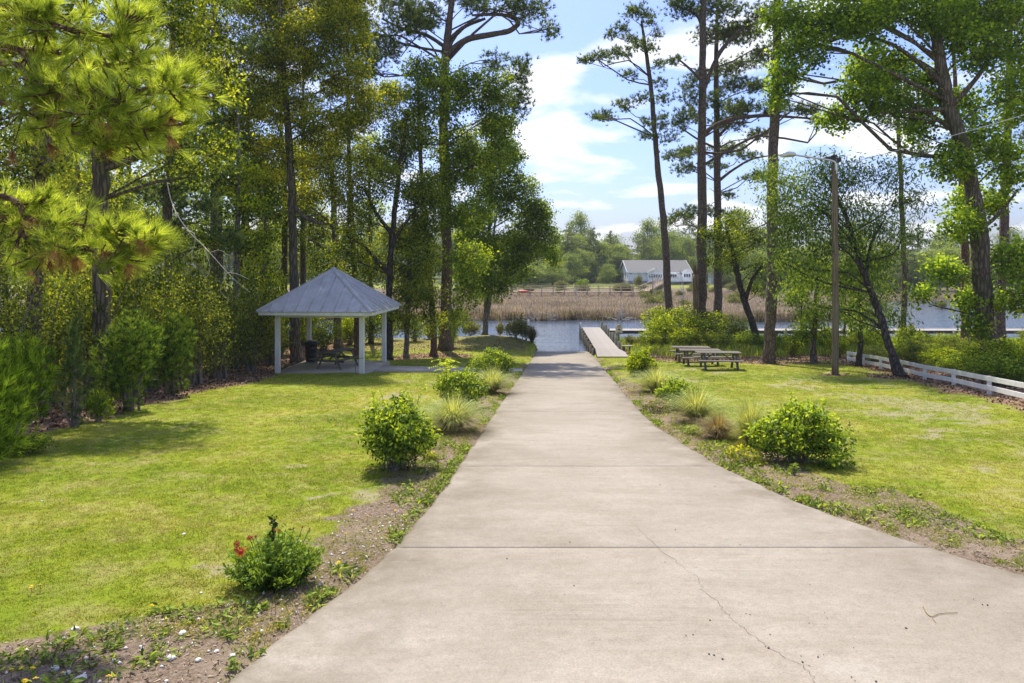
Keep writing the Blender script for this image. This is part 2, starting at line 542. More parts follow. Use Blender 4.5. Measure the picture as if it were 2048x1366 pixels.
def zones(X, Y):
    """bed (mulch), litter, bare sand, marsh, far lawn weights"""
    dL = dl(Y) - X; dR = X - dr(Y)
    n = fbm(X * .9, Y * .9, 11); n2 = fbm(X * 2.6, Y * 2.6, 21); nb = fbm(X * .28, Y * .28, 31)
    wl = 0.42 + 0.62 * smooth(4, 8, Y) * (1 - smooth(22, 27, Y)) + 2.3 * smooth(6.0, 4.4, Y)
    wr = 0.6 + 0.62 * smooth(5, 8, Y) * (1 - smooth(20, 26, Y)) + 0.3 * smooth(12, 9, Y)
    wl = wl * (1 - 0.75 * smooth(25, 30, Y)); wr = wr * (1 - 0.6 * smooth(25, 32, Y))
    bed = np.maximum((1 - smooth(wl * .75, wl * 1.15, dL + (n - .5) * 1.3 + (n2 - .5) * .5)) * (dL > -0.2),
                     (1 - smooth(wr * .75, wr * 1.15, dR + (n - .5) * 1.3 + (n2 - .5) * .5)) * (dR > -0.2))
    bed = bed * (Y < 38)
    edge = -9.35 + 1.4 * (nb - .5) - 0.5 * smooth(18, 8, Y) - 1.2 * smooth(26, 33, Y)
    lit = smooth(0.35, -0.55, X - edge + (n - .5) * 1.2) * (Y < 55)
    # right: needles under the pines and along the fence
    fl = 13.9 + (Y - 18) * 0.197
    lit = np.maximum(lit, smooth(-1.5, 0.1, X - fl + (n - .5) * 2.0) * (X > 8) * (Y > 10) * (Y < 55))
    lit = np.maximum(lit, smooth(33.5, 36.5, Y + (n - .5) * 3) * (X > 6.6) * (Y < 55) * 0.8)
    lit = np.maximum(lit, smooth(39.5, 43, Y + (n - .5) * 3) * (X < 0.9) * (Y < 55) * 0.5)
    for (tx, ty, r) in ((-6.2, 37.5, 1.3), (-4.5, 39.5, 2.4), (12.7, 33.8, 1.6), (12.9, 27.3, 1.0), (15, 34, 1.3), (14.9, 26.2, 1.4), (-12, 33, 3)):
        lit = np.maximum(lit, smooth(r * 1.2, r * .5, np.hypot(X - tx, (Y - ty) * 1.3) + (n - .5) * 1.2))
    sand = smooth(0.62, 0.74, nb + (n2 - .5) * 0.5) * (X > 4) * 0.55 * (1 - smooth(32, 40, Y))
    sand = np.maximum(sand, smooth(0.66, 0.76, fbm(X * .6, Y * 1.1, 41) + (n2 - .5) * .35) * (X > -9.5) * 0.6)
    sand = np.maximum(sand, smooth(1.9, 1.0, np.hypot((X + 7.6), (Y - 22.5) * 1.4) + (n - .5) * 2) * 0.5)
    sand = sand * (Y < 52) * (bed < .5) * np.where(X < -4, .62, 1.0)
    marsh = smooth(57, 60, Y) * (1 - smooth(138, 150, Y + (n - .5) * 12))
    farl = smooth(146, 152, Y)
    return bed, lit, sand, marsh, farl
bed, lit, sand, marsh, farl = zones(GX.ravel(), GY.ravel())
zone = np.stack([bed, lit, sand, np.ones_like(bed)], 1)
zone2 = np.stack([marsh, farl, 0 * marsh, np.ones_like(bed)], 1)

def lawn_colour(g, p):
    a = g.noise(p, 0.33, 4, 0.6, 0.4)
    b_ = g.noise(p, 2.2, 5, 0.65)
    c = g.noise(g.map(p, (1, 1, 1)), 38, 3, 0.7)
    col = g.ramp(a, [(0.3, (0.142, 0.208, 0.013)), (0.5, (0.216, 0.268, 0.019)), (0.7, (0.310, 0.320, 0.048))])
    col = g.mix(g.ramp(b_, [(0.45, 0.0), (0.70, 0.72)]), col, (0.33, 0.295, 0.12))
    col = g.mix(g.ramp(b_, [(0.26, 0.55), (0.42, 0.0)]), col, (0.11, 0.185, 0.012))
    return g.mix(0.7, col, g.ramp(c, [(0.3, 0.60), (0.6, 1.12)]), 'MULTIPLY')

def groundmat():
    m, nt, b = newmat('ground')
    g = NG(nt)
    p = g.pos()
    z = g.n('ShaderNodeSeparateColor'); g.l(g.attr('zone').outputs['Color'], z.inputs[0])
    z2 = g.n('ShaderNodeSeparateColor'); g.l(g.attr('zone2').outputs['Color'], z2.inputs[0])
    fine = g.noise(p, 30, 5, 0.75)
    midn = g.noise(p, 5, 5, 0.65)
    lawn = lawn_colour(g, p)
    mul = g.ramp(fine, [(0.25, (0.065, 0.045, 0.032)), (0.5, (0.185, 0.138, 0.098)), (0.75, (0.36, 0.30, 0.235))])
    mul = g.mix(g.ramp(g.noise(p, 1.3, 4), [(0.45, 0.0), (0.65, 0.6)]), mul, (0.29, 0.235, 0.165))
    li = g.ramp(fine, [(0.25, (0.085, 0.048, 0.03)), (0.5, (0.20, 0.125, 0.080)), (0.75, (0.33, 0.235, 0.16))])
    li = g.mix(g.ramp(midn, [(0.45, 0.0), (0.7, 0.55)]), li, (0.30, 0.235, 0.165))
    sa = g.ramp(fine, [(0.2, (0.20, 0.17, 0.095)), (0.7, (0.36, 0.32, 0.21))])
    def m3(w, lo=0.35, hi=0.65):
        return g.ramp(g.math('ADD', w, g.math('MULTIPLY', g.math('SUBTRACT', midn, 0.5), 0.55)), [(lo, 0.0), (hi, 1.0)])
    col = g.mix(m3(z.outputs[2]), lawn, sa)
    col = g.mix(m3(z.outputs[0]), col, mul)
    col = g.mix(m3(z.outputs[1]), col, li)
    mud = g.ramp(midn, [(0.3, (0.10, 0.08, 0.06)), (0.7, (0.20, 0.16, 0.13))])
    col = g.mix(z2.outputs[0], col, mud)
    col = g.mix(z2.outputs[1], col, (0.085, 0.105, 0.035))
    # wet dark bank close to the water line
    sp = g.n('ShaderNodeSeparateXYZ'); g.l(p, sp.inputs[0])
    col = g.mix(g.ramp(sp.outputs[2], [(0.0, 1.0), (0.12, 0.0)]), col, (0.06, 0.05, 0.035))
    g.l(col, b.inputs['Base Color'])
    b.inputs['Roughness'].default_value = 0.95
    b.inputs['Specular IOR Level'].default_value = 0.1
    g.l(g.bump(g.math('ADD', fine, midn), 0.8, 0.03), b.inputs['Normal'])
    return m
GROUND = groundmat()
gme = mesh_np('ground', np.stack([GX.ravel(), GY.ravel(), GZ.ravel()], 1), [Q], [GROUND],
              {'zone': ('FLOAT_COLOR', 'POINT', zone), 'zone2': ('FLOAT_COLOR', 'POINT', zone2)}, True)
tag(link('ground', gme), kind='structure')

# creek
def watermat():
    m, nt, b = newmat('creek_water')
    g = NG(nt)
    p = g.pos()
    a = g.noise(g.map(p, (0.8, 2.2, 1)), 1.5, 3, 0.6, 0.4)
    c = g.noise(g.map(p, (0.5, 1.4, 1)), 0.45, 2, 0.5)
    h = g.math('ADD', a, g.math('MULTIPLY', c, 0.9))
    b.inputs['Base Color'].default_value = (0.06, 0.085, 0.12, 1)
    b.inputs['Roughness'].default_value = 0.06
    b.inputs['IOR'].default_value = 1.45
    b.inputs['Specular IOR Level'].default_value = 0.6
    g.l(g.bump(h, 0.22, 0.25), b.inputs['Normal'])
    return m
wx = np.linspace(-500, 500, 60); wy = np.linspace(42.2, 130, 30)
WX, WY = np.meshgrid(wx, wy)
Iw = np.arange(WX.size).reshape(WX.shape)
Qw = np.stack([Iw[:-1, :-1], Iw[:-1, 1:], Iw[1:, 1:], Iw[1:, :-1]], -1).reshape(-1, 4)
tag(link('creek_water', mesh_np('creek_water', np.stack([WX.ravel(), WY.ravel(), 0 * WX.ravel()], 1), [Qw], [watermat()])), kind='structure')

# driveway of concrete slabs
drive = bpy.data.objects.new('driveway', None); C.objects.link(drive); tag(drive, kind='structure')
joints = [-9.0, -3.0, 1.2, 7.06, 10.85, 16.97, 23.1, 29.2, 35.3, 41.2, 52.0]
def zd(Y): return 3.3 - SLOPE * np.maximum(Y, -6)
for k in range(len(joints) - 1):
    a, b_ = joints[k] + 0.006, joints[k + 1] - 0.006
    n = max(3, int((b_ - a) / 0.18))
    Y = np.concatenate([[a, a + .012], np.linspace(a, b_, n)[1:-1], [b_ - .012, b_]]); n = len(Y)
    jl = (fbm(Y * 3.0, Y * 0 + k, 3) - .5) * 0.07 + (vnoise(Y * 11, Y * 0, 8) - .5) * 0.035
    jr = (fbm(Y * 3.0, Y * 0 + k + 9, 6) - .5) * 0.07 + (vnoise(Y * 11, Y * 0, 18) - .5) * 0.035
    l = dl(Y) + jl; r = dr(Y) + jr
    U = np.array([0, 0.012, 0.06, 0.16, 0.35, 0.65, 0.84, 0.94, 0.988, 1.0])
    X = l[:, None] + (r - l)[:, None] * U[None]
    Yg = np.repeat(Y[:, None], len(U), 1)
    jn = ((vnoise(X * 6, X * 0 + k, 33) - .5) * 0.012)
    Yg[0] += jn[0] * .3; Yg[-1] += jn[-1] * .3
    Z = np.repeat(zd(Y)[:, None], len(U), 1)
    Z[:, 0] -= 0.02; Z[:, -1] -= 0.02
    top = np.stack([X, Yg, Z], -1)
    top[0, :, 2] -= 0.004; top[-1, :, 2] -= 0.004
    nU = len(U)
    Vt = top.reshape(-1, 3)
    Ii = np.arange(n * nU).reshape(n, nU)
    q = np.stack([Ii[:-1, :-1], Ii[:-1, 1:], Ii[1:, 1:], Ii[1:, :-1]], -1).reshape(-1, 4)
    ring = np.concatenate([Ii[0, :], Ii[1:, -1], Ii[-1, -2::-1], Ii[-2:0:-1, 0]])
    low = Vt[ring].copy(); low[:, 2] -= 0.13
    base = len(Vt); m_ = len(ring)
    kk = np.arange(m_); k2 = (kk + 1) % m_
    side = np.stack([ring[kk], base + kk, base + k2, ring[k2]], -1)
    Vs = np.vstack([Vt, low])
    ed = np.repeat(np.array([1, .95, .75, .38, .08, .08, .38, .75, .95, 1.0])[None], n, 0)
    ed = np.concatenate([ed.ravel(), np.ones(m_)])
    me = mesh_np('slab', Vs, [q, side], [CONC], {'edge': ('FLOAT', 'POINT', ed)})
    link('slab', me, drive)

# hairline crack, a twig's width, across the nearest slab
def ribbon(name, pts, w, m, parent, dz=0.003):
    p = np.array(pts); t = np.gradient(p, axis=0); t /= np.linalg.norm(t, axis=1)[:, None]
    nrm = np.stack([-t[:, 1], t[:, 0], 0 * t[:, 0]], 1)
    ww = w * (0.5 + rng.random(len(p)))[:, None]; ww[0] *= .1; ww[-1] *= .1
    V = np.vstack([p - nrm * ww, p + nrm * ww]); V[:, 2] += dz
    n = len(p); i = np.arange(n - 1)
    return link(name, mesh_np(name, V, [np.stack([i, i + 1, n + i + 1, n + i], -1)], [m]), parent)
CRACK = simple('crack_dirt', (0.10, 0.085, 0.07), 0.95, 0.3, 20)
cp = [onplane(*q) for q in [(1272, 1052), (1310, 1090), (1352, 1120), (1398, 1158), (1403, 1180), (1436, 1205), (1450, 1226), (1480, 1252), (1497, 1262), (1532, 1291), (1560, 1309), (1600, 1328), (1622, 1350), (1632, 1368), (1660, 1400)]]
cps = []
for i in range(len(cp) - 1):
    for t in np.linspace(0, 1, 6, endpoint=False):
        x = cp[i][0] * (1 - t) + cp[i + 1][0] * t + rng.normal() * 0.014
        y = cp[i][1] * (1 - t) + cp[i + 1][1] * t + rng.normal() * 0.008
        cps.append((x, y, float(zd(y))))
ribbon('crack', cps, 0.0014, CRACK, drive)

# ------------------------------------------------------------------ foliage builders
def unit(n):
    d = rng.normal(size=(n, 3))
    return d / np.linalg.norm(d, axis=1)[:, None]

def leaf_quads(cen, size, aspect=0.5, up=0.5, fold=0.25, droop=0.0, outward=None):
    """one folded rhombic leaf (two triangles pairs) at each centre"""
    n = len(cen)
    d = unit(n)
    if outward is not None:
        d = d * 0.7 + outward * 0.9
    d[:, 2] -= droop
    d /= np.linalg.norm(d, axis=1)[:, None] + 1e-9
    nn = unit(n); nn[:, 2] += up * 1.6
    s = np.cross(d, nn); s /= np.linalg.norm(s, axis=1)[:, None] + 1e-9
    nn = np.cross(s, d)
    L = size * (0.65 + 0.7 * rng.random(n))[:, None]
    a = cen - d * L * 0.5; b = cen + d * L * 0.5
    mid = cen - d * L * 0.06
    w = L * aspect * 0.5
    l = mid + s * w + nn * w * fold; r = mid - s * w + nn * w * fold
    V = np.stack([a, r, b, l], 1).reshape(-1, 3)
    i = np.arange(n)[:, None] * 4
    return V, i + np.array([[0, 1, 2, 3]])

def blob_clumps(c, r, n, shell=0.45):
    """clump centres in an ellipsoid, biased to its outside"""
    d = unit(n)
    u = (shell + (1 - shell) * rng.random(n)) ** 0.8
    return c + d * (u[:, None]) * np.asarray(r), d

def crown_leaves(clumps, dirs, per, spread, size, aspect, up=0.5, droop=0.0, vbase=None, flat=0.75):
    n = len(clumps)
    k = np.repeat(np.arange(n), per)
    off = rng.normal(size=(n * per, 3)) * np.array([1, 1, flat]) * spread
    cen = clumps[k] + off
    V, Qd = leaf_quads(cen, size, aspect, up, droop=droop, outward=dirs[k] * 0.4)
    if vbase is None:
        vbase = rng.random(n)
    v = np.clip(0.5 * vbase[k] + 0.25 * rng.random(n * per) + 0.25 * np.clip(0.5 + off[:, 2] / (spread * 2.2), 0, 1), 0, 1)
    return V, Qd, v

def needles(cen, dirs, per, length, width, cone=0.9):
    """fans of thin needles around each twig end"""
    n = len(cen)
    k = np.repeat(np.arange(n), per)
    d = dirs[k] + unit(n * per) * cone
    d /= np.linalg.norm(d, axis=1)[:, None] + 1e-9
    L = length * (0.7 + 0.5 * rng.random(n * per))[:, None]
    s = np.cross(d, unit(n * per)); s /= np.linalg.norm(s, axis=1)[:, None] + 1e-9
    base = cen[k] - dirs[k] * L * 0.35 * rng.random(n * per)[:, None]
    V = np.stack([base - s * width * .5, base + s * width * .5, base + d * L + np.array([0, 0, -0.06]) * L], 1).reshape(-1, 3)
    T = np.arange(n * per)[:, None] * 3 + np.array([[0, 1, 2]])
    v = np.clip(0.55 * np.repeat(rng.random(n), per) + 0.45 * rng.random(n * per), 0, 1)
    return V, T, v

class Crown:
    def __init__(s):
        s.V = []; s.Q = []; s.T = []; s.vq = []; s.vt = []; s.n = 0
    def addq(s, V, Qd, v):
        s.V.append(V); s.Q.append(Qd + s.n); s.vq.append(v); s.n += len(V)
    def addt(s, V, T, v):
        s.V.append(V); s.T.append(T + s.n); s.vt.append(v); s.n += len(V)
    def mesh(s, name, m):
        f = []; v = []
        if s.Q: f.append(np.concatenate(s.Q)); v += s.vq
        if s.T: f.append(np.concatenate(s.T)); v += s.vt
        return mesh_np(name, np.concatenate(s.V), f, [m], {'v': ('FLOAT', 'FACE', np.concatenate(v))})

LEAFKINDS = {   # per clump, spread (m), leaf size, aspect, up, droop, clumps per m3-ish factor
    'oak': (44, 0.31, 0.128, 0.55, 0.5, 0.25, 1.0),
    'gold': (46, 0.31, 0.128, 0.5, 0.4, 0.45, 1.05),
    'gum': (42, 0.31, 0.132, 0.75, 0.6, 0.2, 1.0),
    'maple': (36, 0.33, 0.148, 0.9, 0.7, 0.25, 1.0),
    'willow': (52, 0.44, 0.16, 0.30, 0.3, 0.7, 1.15),
}

def tree(name, label, Y, trunk, blobs, kind, leafm, barkm, dens=1.0, depth=0.75, group=None, limbs=(), yj=0.6, cat='tree', base_z=None, sides=10, stubs=0, leafscale=1.0, yoff=0.0, ylean=0.0):
    """trunk: [(px,py,width px)] bottom to top at distance Y; blobs: [(px,py,rx,ry)] of the crown in photo pixels"""
    s = Y / F
    pts = np.array([P(a, b, Y) for a, b, _ in trunk])
    rad = np.array([w * s * 0.5 for _, _, w in trunk])
    bx = pts[0][0]
    bz = g1(bx, Y) if base_z is None else base_z
    pts[0][2] = bz - 0.12
    if pts[1][2] < bz + 0.5: pts[1][2] = bz + 0.5
    base = np.array([bx, Y, bz])
    pts = pts - base
    wob = np.cumsum(rng.normal(size=len(pts)) * 0.12); wob[0] = 0
    pts[:, 1] += wob + ylean * np.linspace(0, 1, len(pts)) ** .8
    n = max(12, len(pts) * 5)
    path = spline(pts, n)
    rr = np.interp(np.linspace(0, 1, n), np.linspace(0, 1, len(rad)), rad)
    path2 = np.vstack([path[0], path[0] + [0, 0, 0.25], path[0] + (path[1] - path[0]) * 0.9, path[1:]]) if path[1][2] > 0.9 else path
    rr2 = np.concatenate([[rr[0] * 1.55, rr[0] * 1.2, rr[0] * 1.02], rr[1:]]) if len(path2) > len(path) else rr
    if len(path2) == len(path):
        rr2 = rr.copy(); rr2[0] *= 1.5
    path2[1:-1, :2] += rng.normal(size=(len(path2) - 2, 2)) * (rr2[1:-1, None] * 0.10)
    root = thing(name, label, cat, base, 0, group)
    tb = MB()
    tb.tube(path2, rr2, sides, 0.22)
    lb = MB()
    nl = 0
    for lm in limbs:
        lp = np.array([P(a, b, Y) for a, b, _ in lm]) - base
        ii = np.argmin(np.linalg.norm(path - lp[0], axis=1)); lp[0] = path[ii]
        lp[1:, 1] += lp[0][1] + np.cumsum(rng.normal(size=len(lp) - 1) * 0.2)
        nn = len(lp) * 5
        lr = np.interp(np.linspace(0, 1, nn), np.linspace(0, 1, len(lp)), [w * s * .5 for _, _, w in lm])
        lb.tube(spline(lp, nn), lr, 8, 0.2); nl += 1
    cr_ = Crown()
    per, spread, size, asp, up, droop, fac = LEAFKINDS.get(kind, (0, 0.3, 0.2, 0.5, .5, 0, 1))
    size *= leafscale
    for (px, py, rx, ry) in blobs:
        c = P(px, py, Y) - base
        r = np.array([rx * s, max(rx * s * depth, 0.5), ry * s])
        c[1] += rng.normal() * yj * r[1] + yoff
        # branch
        h = c[2] - 0.35 * np.linalg.norm(c[:2] - path[np.argmin(abs(path[:, 2] - c[2]))][:2]) - 0.2
        ii = int(np.argmin(abs(path[:, 2] - h)))
        ii = min(max(ii, 2), n - 1)
        st = path[ii]
        Lb = np.linalg.norm(c - st)
        midp = st + (c - st) * .45 + np.array([0, 0, rng.uniform(-.04, .16) * Lb]) + rng.normal(size=3) * 0.09 * Lb
        br = min(rr[ii] * 0.4, 0.012 + 0.011 * np.linalg.norm(c - st))
        bp = spline([st, midp, st + (c - st) * .78 + rng.normal(size=3) * .06 * Lb, c], 7)
        tb.tube(bp, np.linspace(br, br * 0.35, 7), 6, 0.15)
        vol = r[0] * r[1] * r[2]
        if kind == 'pine':
            nc = int(max(12, 46 * (vol ** 0.72) * dens))
            cc, dd = blob_clumps(c, r, nc, 0.25)
            for q in rng.permutation(nc)[:max(3, nc // 5)]:
                tb.tube(spline([bp[rng.integers(3, 7)], (cc[q] + c) / 2 + [0, 0, -.05], cc[q]], 4), np.linspace(br * .35, 0.012, 4), 4, 0.0, False)
            tw = 4
            cc = np.repeat(cc, tw, 0) + rng.normal(size=(nc * tw, 3)) * [0.22, 0.22, 0.12]
            dd = np.repeat(dd, tw, 0) * 0.4 + unit(nc * tw) * 0.5 + [0, 0, 0.55]
            dd /= np.linalg.norm(dd, axis=1)[:, None]
            cr_.addt(*needles(cc, dd, 13, 0.28 * leafscale, 0.036 * leafscale, 0.85))
        else:
            nc = int(max(10, 46 * (vol ** 0.68) * dens * fac))
            cc, dd = blob_clumps(c, r, nc)
            for q in rng.permutation(nc)[:max(3, nc // 4)]:
                tb.tube(spline([bp[rng.integers(3, 7)], (cc[q] + c) / 2 + [0, 0, .08], cc[q]], 4), np.linspace(br * .4, 0.008, 4), 4, 0.0, False)
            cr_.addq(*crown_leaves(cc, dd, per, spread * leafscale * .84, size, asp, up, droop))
    for k in range(stubs):          # bare dead twigs
        ii = int(n * rng.uniform(0.25, 0.8)); st = path[ii]
        d = unit(1)[0]; d[2] = abs(d[2]) * .3; d /= np.linalg.norm(d)
        L = rng.uniform(0.6, 1.8)
        tb.tube(spline([st, st + d * L * .5 + [0, 0, .1], st + d * L + [0, 0, rng.normal() * .3]], 5), np.linspace(0.04, 0.01, 5), 5, 0, False)
    tb.build('trunk', barkm, root)
    if nl: lb.build('limb', barkm, root)
    if cr_.V:
        link('crown', cr_.mesh('crown', leafm), root)
    return root

def local_tree(name, kind, h, r, trunk_r, leafm, barkm, nblobs=9, seed=0, crown_from=0.4, leafscale=1.0, dens=1.0):
    """a free-standing tree in its own coordinates, used as the source of copies; no label yet"""
    global rng
    keep = rng; rng = np.random.default_rng(1000 + seed)
    root = bpy.data.objects.new(name, None); C.objects.link(root); root.empty_display_size = .2
    tb = MB(); cr_ = Crown()
    lean = rng.normal(size=2) * 0.03 * h
    path = spline([(0, 0, -0.2), (lean[0] * .2, lean[1] * .2, h * .3), (lean[0] * .7, lean[1] * .7, h * .65), (lean[0], lean[1], h * .95)], 14)
    rr = np.linspace(trunk_r, trunk_r * .3, 14); rr[0] *= 1.4
    tb.tube(path, rr, 8, 0.2)
    per, spread, size, asp, up, droop, fac = LEAFKINDS.get(kind, (0, 0.3, 0.2, 0.5, .5, 0, 1))
    for k in range(nblobs):
        t = crown_from + (1 - crown_from) * (k + rng.random() * .8) / nblobs
        ang = k * 2.4 + rng.random()
        prof = math.sin(min(1, (t - crown_from) / (1 - crown_from) * 0.85 + 0.18) * math.pi) ** 0.6
        rad = r * prof * rng.uniform(0.35, 0.75)
        c = np.array([math.cos(ang) * rad, math.sin(ang) * rad, h * t]) + [lean[0] * t, lean[1] * t, 0]
        br_ = r * rng.uniform(0.38, 0.6) * (0.6 + 0.4 * prof)
        rad3 = np.array([br_, br_, br_ * (0.5 if kind == 'pine' else 0.75)])
        ii = min(13, max(1, int(np.argmin(abs(path[:, 2] - (c[2] - 0.4 * rad))))))
        tb.tube(spline([path[ii], (path[ii] + c) / 2 + [0, 0, .15], c], 6), np.linspace(rr[ii] * .45, rr[ii] * .12, 6), 5, 0.1, False)
        vol = float(np.prod(rad3))
        if kind == 'pine':
            nc = int(max(6, 20 * vol ** .7 * dens)); cc, dd = blob_clumps(c, rad3, nc, .25)
            cc = np.repeat(cc, 4, 0) + rng.normal(size=(nc * 4, 3)) * [.25, .25, .13]
            dd = unit(nc * 4) * .6 + [0, 0, .6]; dd /= np.linalg.norm(dd, axis=1)[:, None]
            cr_.addt(*needles(cc, dd, 10, .30 * leafscale, .045 * leafscale, .85))
        else:
            nc = int(max(6, 13 * vol ** .68 * dens * fac)); cc, dd = blob_clumps(c, rad3, nc)
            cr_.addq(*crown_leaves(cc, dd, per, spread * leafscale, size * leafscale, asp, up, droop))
    tb.build('trunk', barkm, root)
    link('crown', cr_.mesh('crown', leafm), root)
    rng = keep
    return root

def local_shrub(name, h, r, leafm, n, size, asp, seed=0, droop=0.1, lobes=7, stems=7, shell=0.5, spread=0.12, per=14, style='leaf', lift=0.08, barkm=None):
    global rng
    keep = rng; rng = np.random.default_rng(2000 + seed)
    root = bpy.data.objects.new(name, None); C.objects.link(root); root.empty_display_size = .1
    cr_ = Crown(); tb = MB()
    for k in range(lobes):
        ang = k * 2.4 + rng.random() * .7
        t = (k + .5) / lobes
        if style == 'cone':
            z = h * (0.12 + 0.78 * t); rad = r * (1.02 - t) * 0.5; br = r * (1.05 - t) * 0.62; bz = h / lobes * 1.5
        else:
            z = h * (0.3 + 0.42 * rng.random()); rad = r * 0.52 * math.sqrt(rng.random()) if k else 0; br = r * rng.uniform(.45, .62); bz = h * rng.uniform(.26, .36)
        c = np.array([math.cos(ang) * rad, math.sin(ang) * rad, z])
        nc = max(4, n // lobes)
        cc, dd = blob_clumps(c, [br, br, bz], nc, shell)
        cc[:, 2] = np.maximum(cc[:, 2], lift * h)
        if style == 'needle':
            d2 = dd * .5 + [0, 0, .7] + unit(nc) * .3; d2 /= np.linalg.norm(d2, axis=1)[:, None]
            cr_.addt(*needles(cc, d2, per, size, asp, .7))
        elif style == 'cone':
            d2 = dd * .8 + [0, 0, .55]; d2 /= np.linalg.norm(d2, axis=1)[:, None]
            cr_.addt(*needles(cc, d2, per, size, asp, .55))
        else:
            cr_.addq(*crown_leaves(cc, dd, per, spread, size, asp, .55, droop))
        for q in range(max(1, stems // lobes)):
            e = cc[rng.integers(nc)]
            b0 = np.array([rng.normal() * r * .08, rng.normal() * r * .08, -.05])
            tb.tube(spline([b0, b0 * .5 + e * .5 + [0, 0, .1 * h], e], 6), np.linspace(.012 * h + .006, .004, 6), 5, .1, False)
    tb.build('stem', barkm or TWIG, root)
    link('foliage', cr_.mesh('foliage', leafm), root)
    rng = keep
    return root

def put(src, used, loc, sx=1.0, sz=None, rz=None, label=None, cat=None, group=None, name=None):
    """first call moves the source itself, later calls copy it"""
    o = src if src.name not in used else copy_tree(src)
    used.add(src.name)
    o.location = [float(v) for v in loc]
    o.scale = (sx, sx, sz if sz else sx)
    o.rotation_euler = (0, 0, random.random() * 6.28 if rz is None else rz)
    if name: o.name = name
    return tag(o, label, cat, group)
used = set()

# geometry-node scatter: one object holds the tuft shapes and the points they grow on
def scatter(name, variants, pts, rot, scl, m):
    V = []; T = []; v = []; kind = []; off = 0
    for k, (vv, tt, va) in enumerate(variants):
        V.append(vv); T.append(tt + off); off += len(vv); v.append(va); kind.append(np.full(len(vv), k))
    n = len(pts)
    Vall = np.vstack(V + [pts])
    kindall = np.concatenate(kind + [np.full(n, -1)])
    pad = len(Vall) - n
    rotall = np.vstack([np.zeros((pad, 3)), rot]); sclall = np.concatenate([np.ones(pad), scl])
    pick = np.concatenate([np.zeros(pad), rng.integers(0, len(variants), n)])
    me = mesh_np(name, Vall, [np.concatenate(T)], [m], {
        'v': ('FLOAT', 'FACE', np.concatenate(v)), 'kindid': ('INT', 'POINT', kindall),
        'irot': ('FLOAT_VECTOR', 'POINT', rotall), 'iscl': ('FLOAT', 'POINT', sclall), 'ipick': ('INT', 'POINT', pick)})
    o = link(name, me)
    ng = bpy.data.node_groups.new(name, 'GeometryNodeTree')
    ng.interface.new_socket('Geometry', in_out='INPUT', socket_type='NodeSocketGeometry')
    ng.interface.new_socket('Geometry', in_out='OUTPUT', socket_type='NodeSocketGeometry')
    N = ng.nodes; Lk = ng.links.new
    gi = N.new('NodeGroupInput'); go = N.new('NodeGroupOutput')
    def na(nm, ty):
        x = N.new('GeometryNodeInputNamedAttribute'); x.data_type = ty; x.inputs['Name'].default_value = nm
        return next(s for s in x.outputs if s.enabled and s.name == 'Attribute')
    def sel(k):
        c = N.new('FunctionNodeCompare'); c.data_type = 'INT'; c.operation = 'EQUAL'
        ins = [s for s in c.inputs if s.enabled and s.type == 'INT']
        Lk(na('kindid', 'INT'), ins[0]); ins[1].default_value = k
        sp = N.new('GeometryNodeSeparateGeometry'); sp.domain = 'POINT'
        Lk(gi.outputs[0], sp.inputs['Geometry']); Lk(c.outputs[0], sp.inputs['Selection'])
        return sp.outputs['Selection']
    jn = N.new('GeometryNodeJoinGeometry')
    for k in range(len(variants)):
        gi2 = N.new('GeometryNodeGeometryToInstance')
        Lk(sel(k), gi2.inputs[0]); Lk(gi2.outputs[0], jn.inputs[0])
    ip = N.new('GeometryNodeInstanceOnPoints')
    Lk(sel(-1), ip.inputs['Points']); Lk(jn.outputs[0], ip.inputs['Instance'])
    ip.inputs['Pick Instance'].default_value = True
    Lk(na('ipick', 'INT'), ip.inputs['Instance Index'])
    e2r = N.new('FunctionNodeEulerToRotation'); Lk(na('irot', 'FLOAT_VECTOR'), e2r.inputs[0])
    Lk(e2r.outputs[0], ip.inputs['Rotation'])
    Lk(na('iscl', 'FLOAT'), ip.inputs['Scale'])
    Lk(ip.outputs[0], go.inputs[0])
    md = o.modifiers.new('scatter', 'NODES'); md.node_group = ng
    return tag(o, kind='stuff')

def blades(n, h, spread, width, lean, seg=2):
    """a tuft of n bent blades -> verts, tris, v"""
    V = []; T = []; v = []; o = 0
    for k in range(n):
        a = rng.random() * 6.283; rr = spread * math.sqrt(rng.random())
        b = np.array([math.cos(a) * rr, math.sin(a) * rr, -0.01])
        d2 = rng.random() * 6.283
        out = np.array([math.cos(d2), math.sin(d2), 0]); side = np.array([-out[1], out[0], 0])
        hh = h * rng.uniform(.5, 1.15); ln = lean * rng.uniform(.2, 1.2) * hh; w = width * rng.uniform(.7, 1.3)
        val = rng.random()
        if seg == 1:
            V += [b - side * w / 2, b + side * w / 2, b + out * ln + [0, 0, hh]]
            T.append([o, o + 1, o + 2]); v.append(val); o += 3
        else:
            m_ = b + out * ln * .35 + np.array([0, 0, hh * .62])
            V += [b - side * w / 2, b + side * w / 2, m_ - side * w * .42, m_ + side * w * .42, b + out * ln + [0, 0, hh * rng.uniform(.85, 1)]]
            T += [[o, o + 1, o + 3], [o, o + 3, o + 2], [o + 2, o + 3, o + 4]]; v += [val] * 3; o += 5
    return np.array(V, float), np.array(T, int), np.array(v)

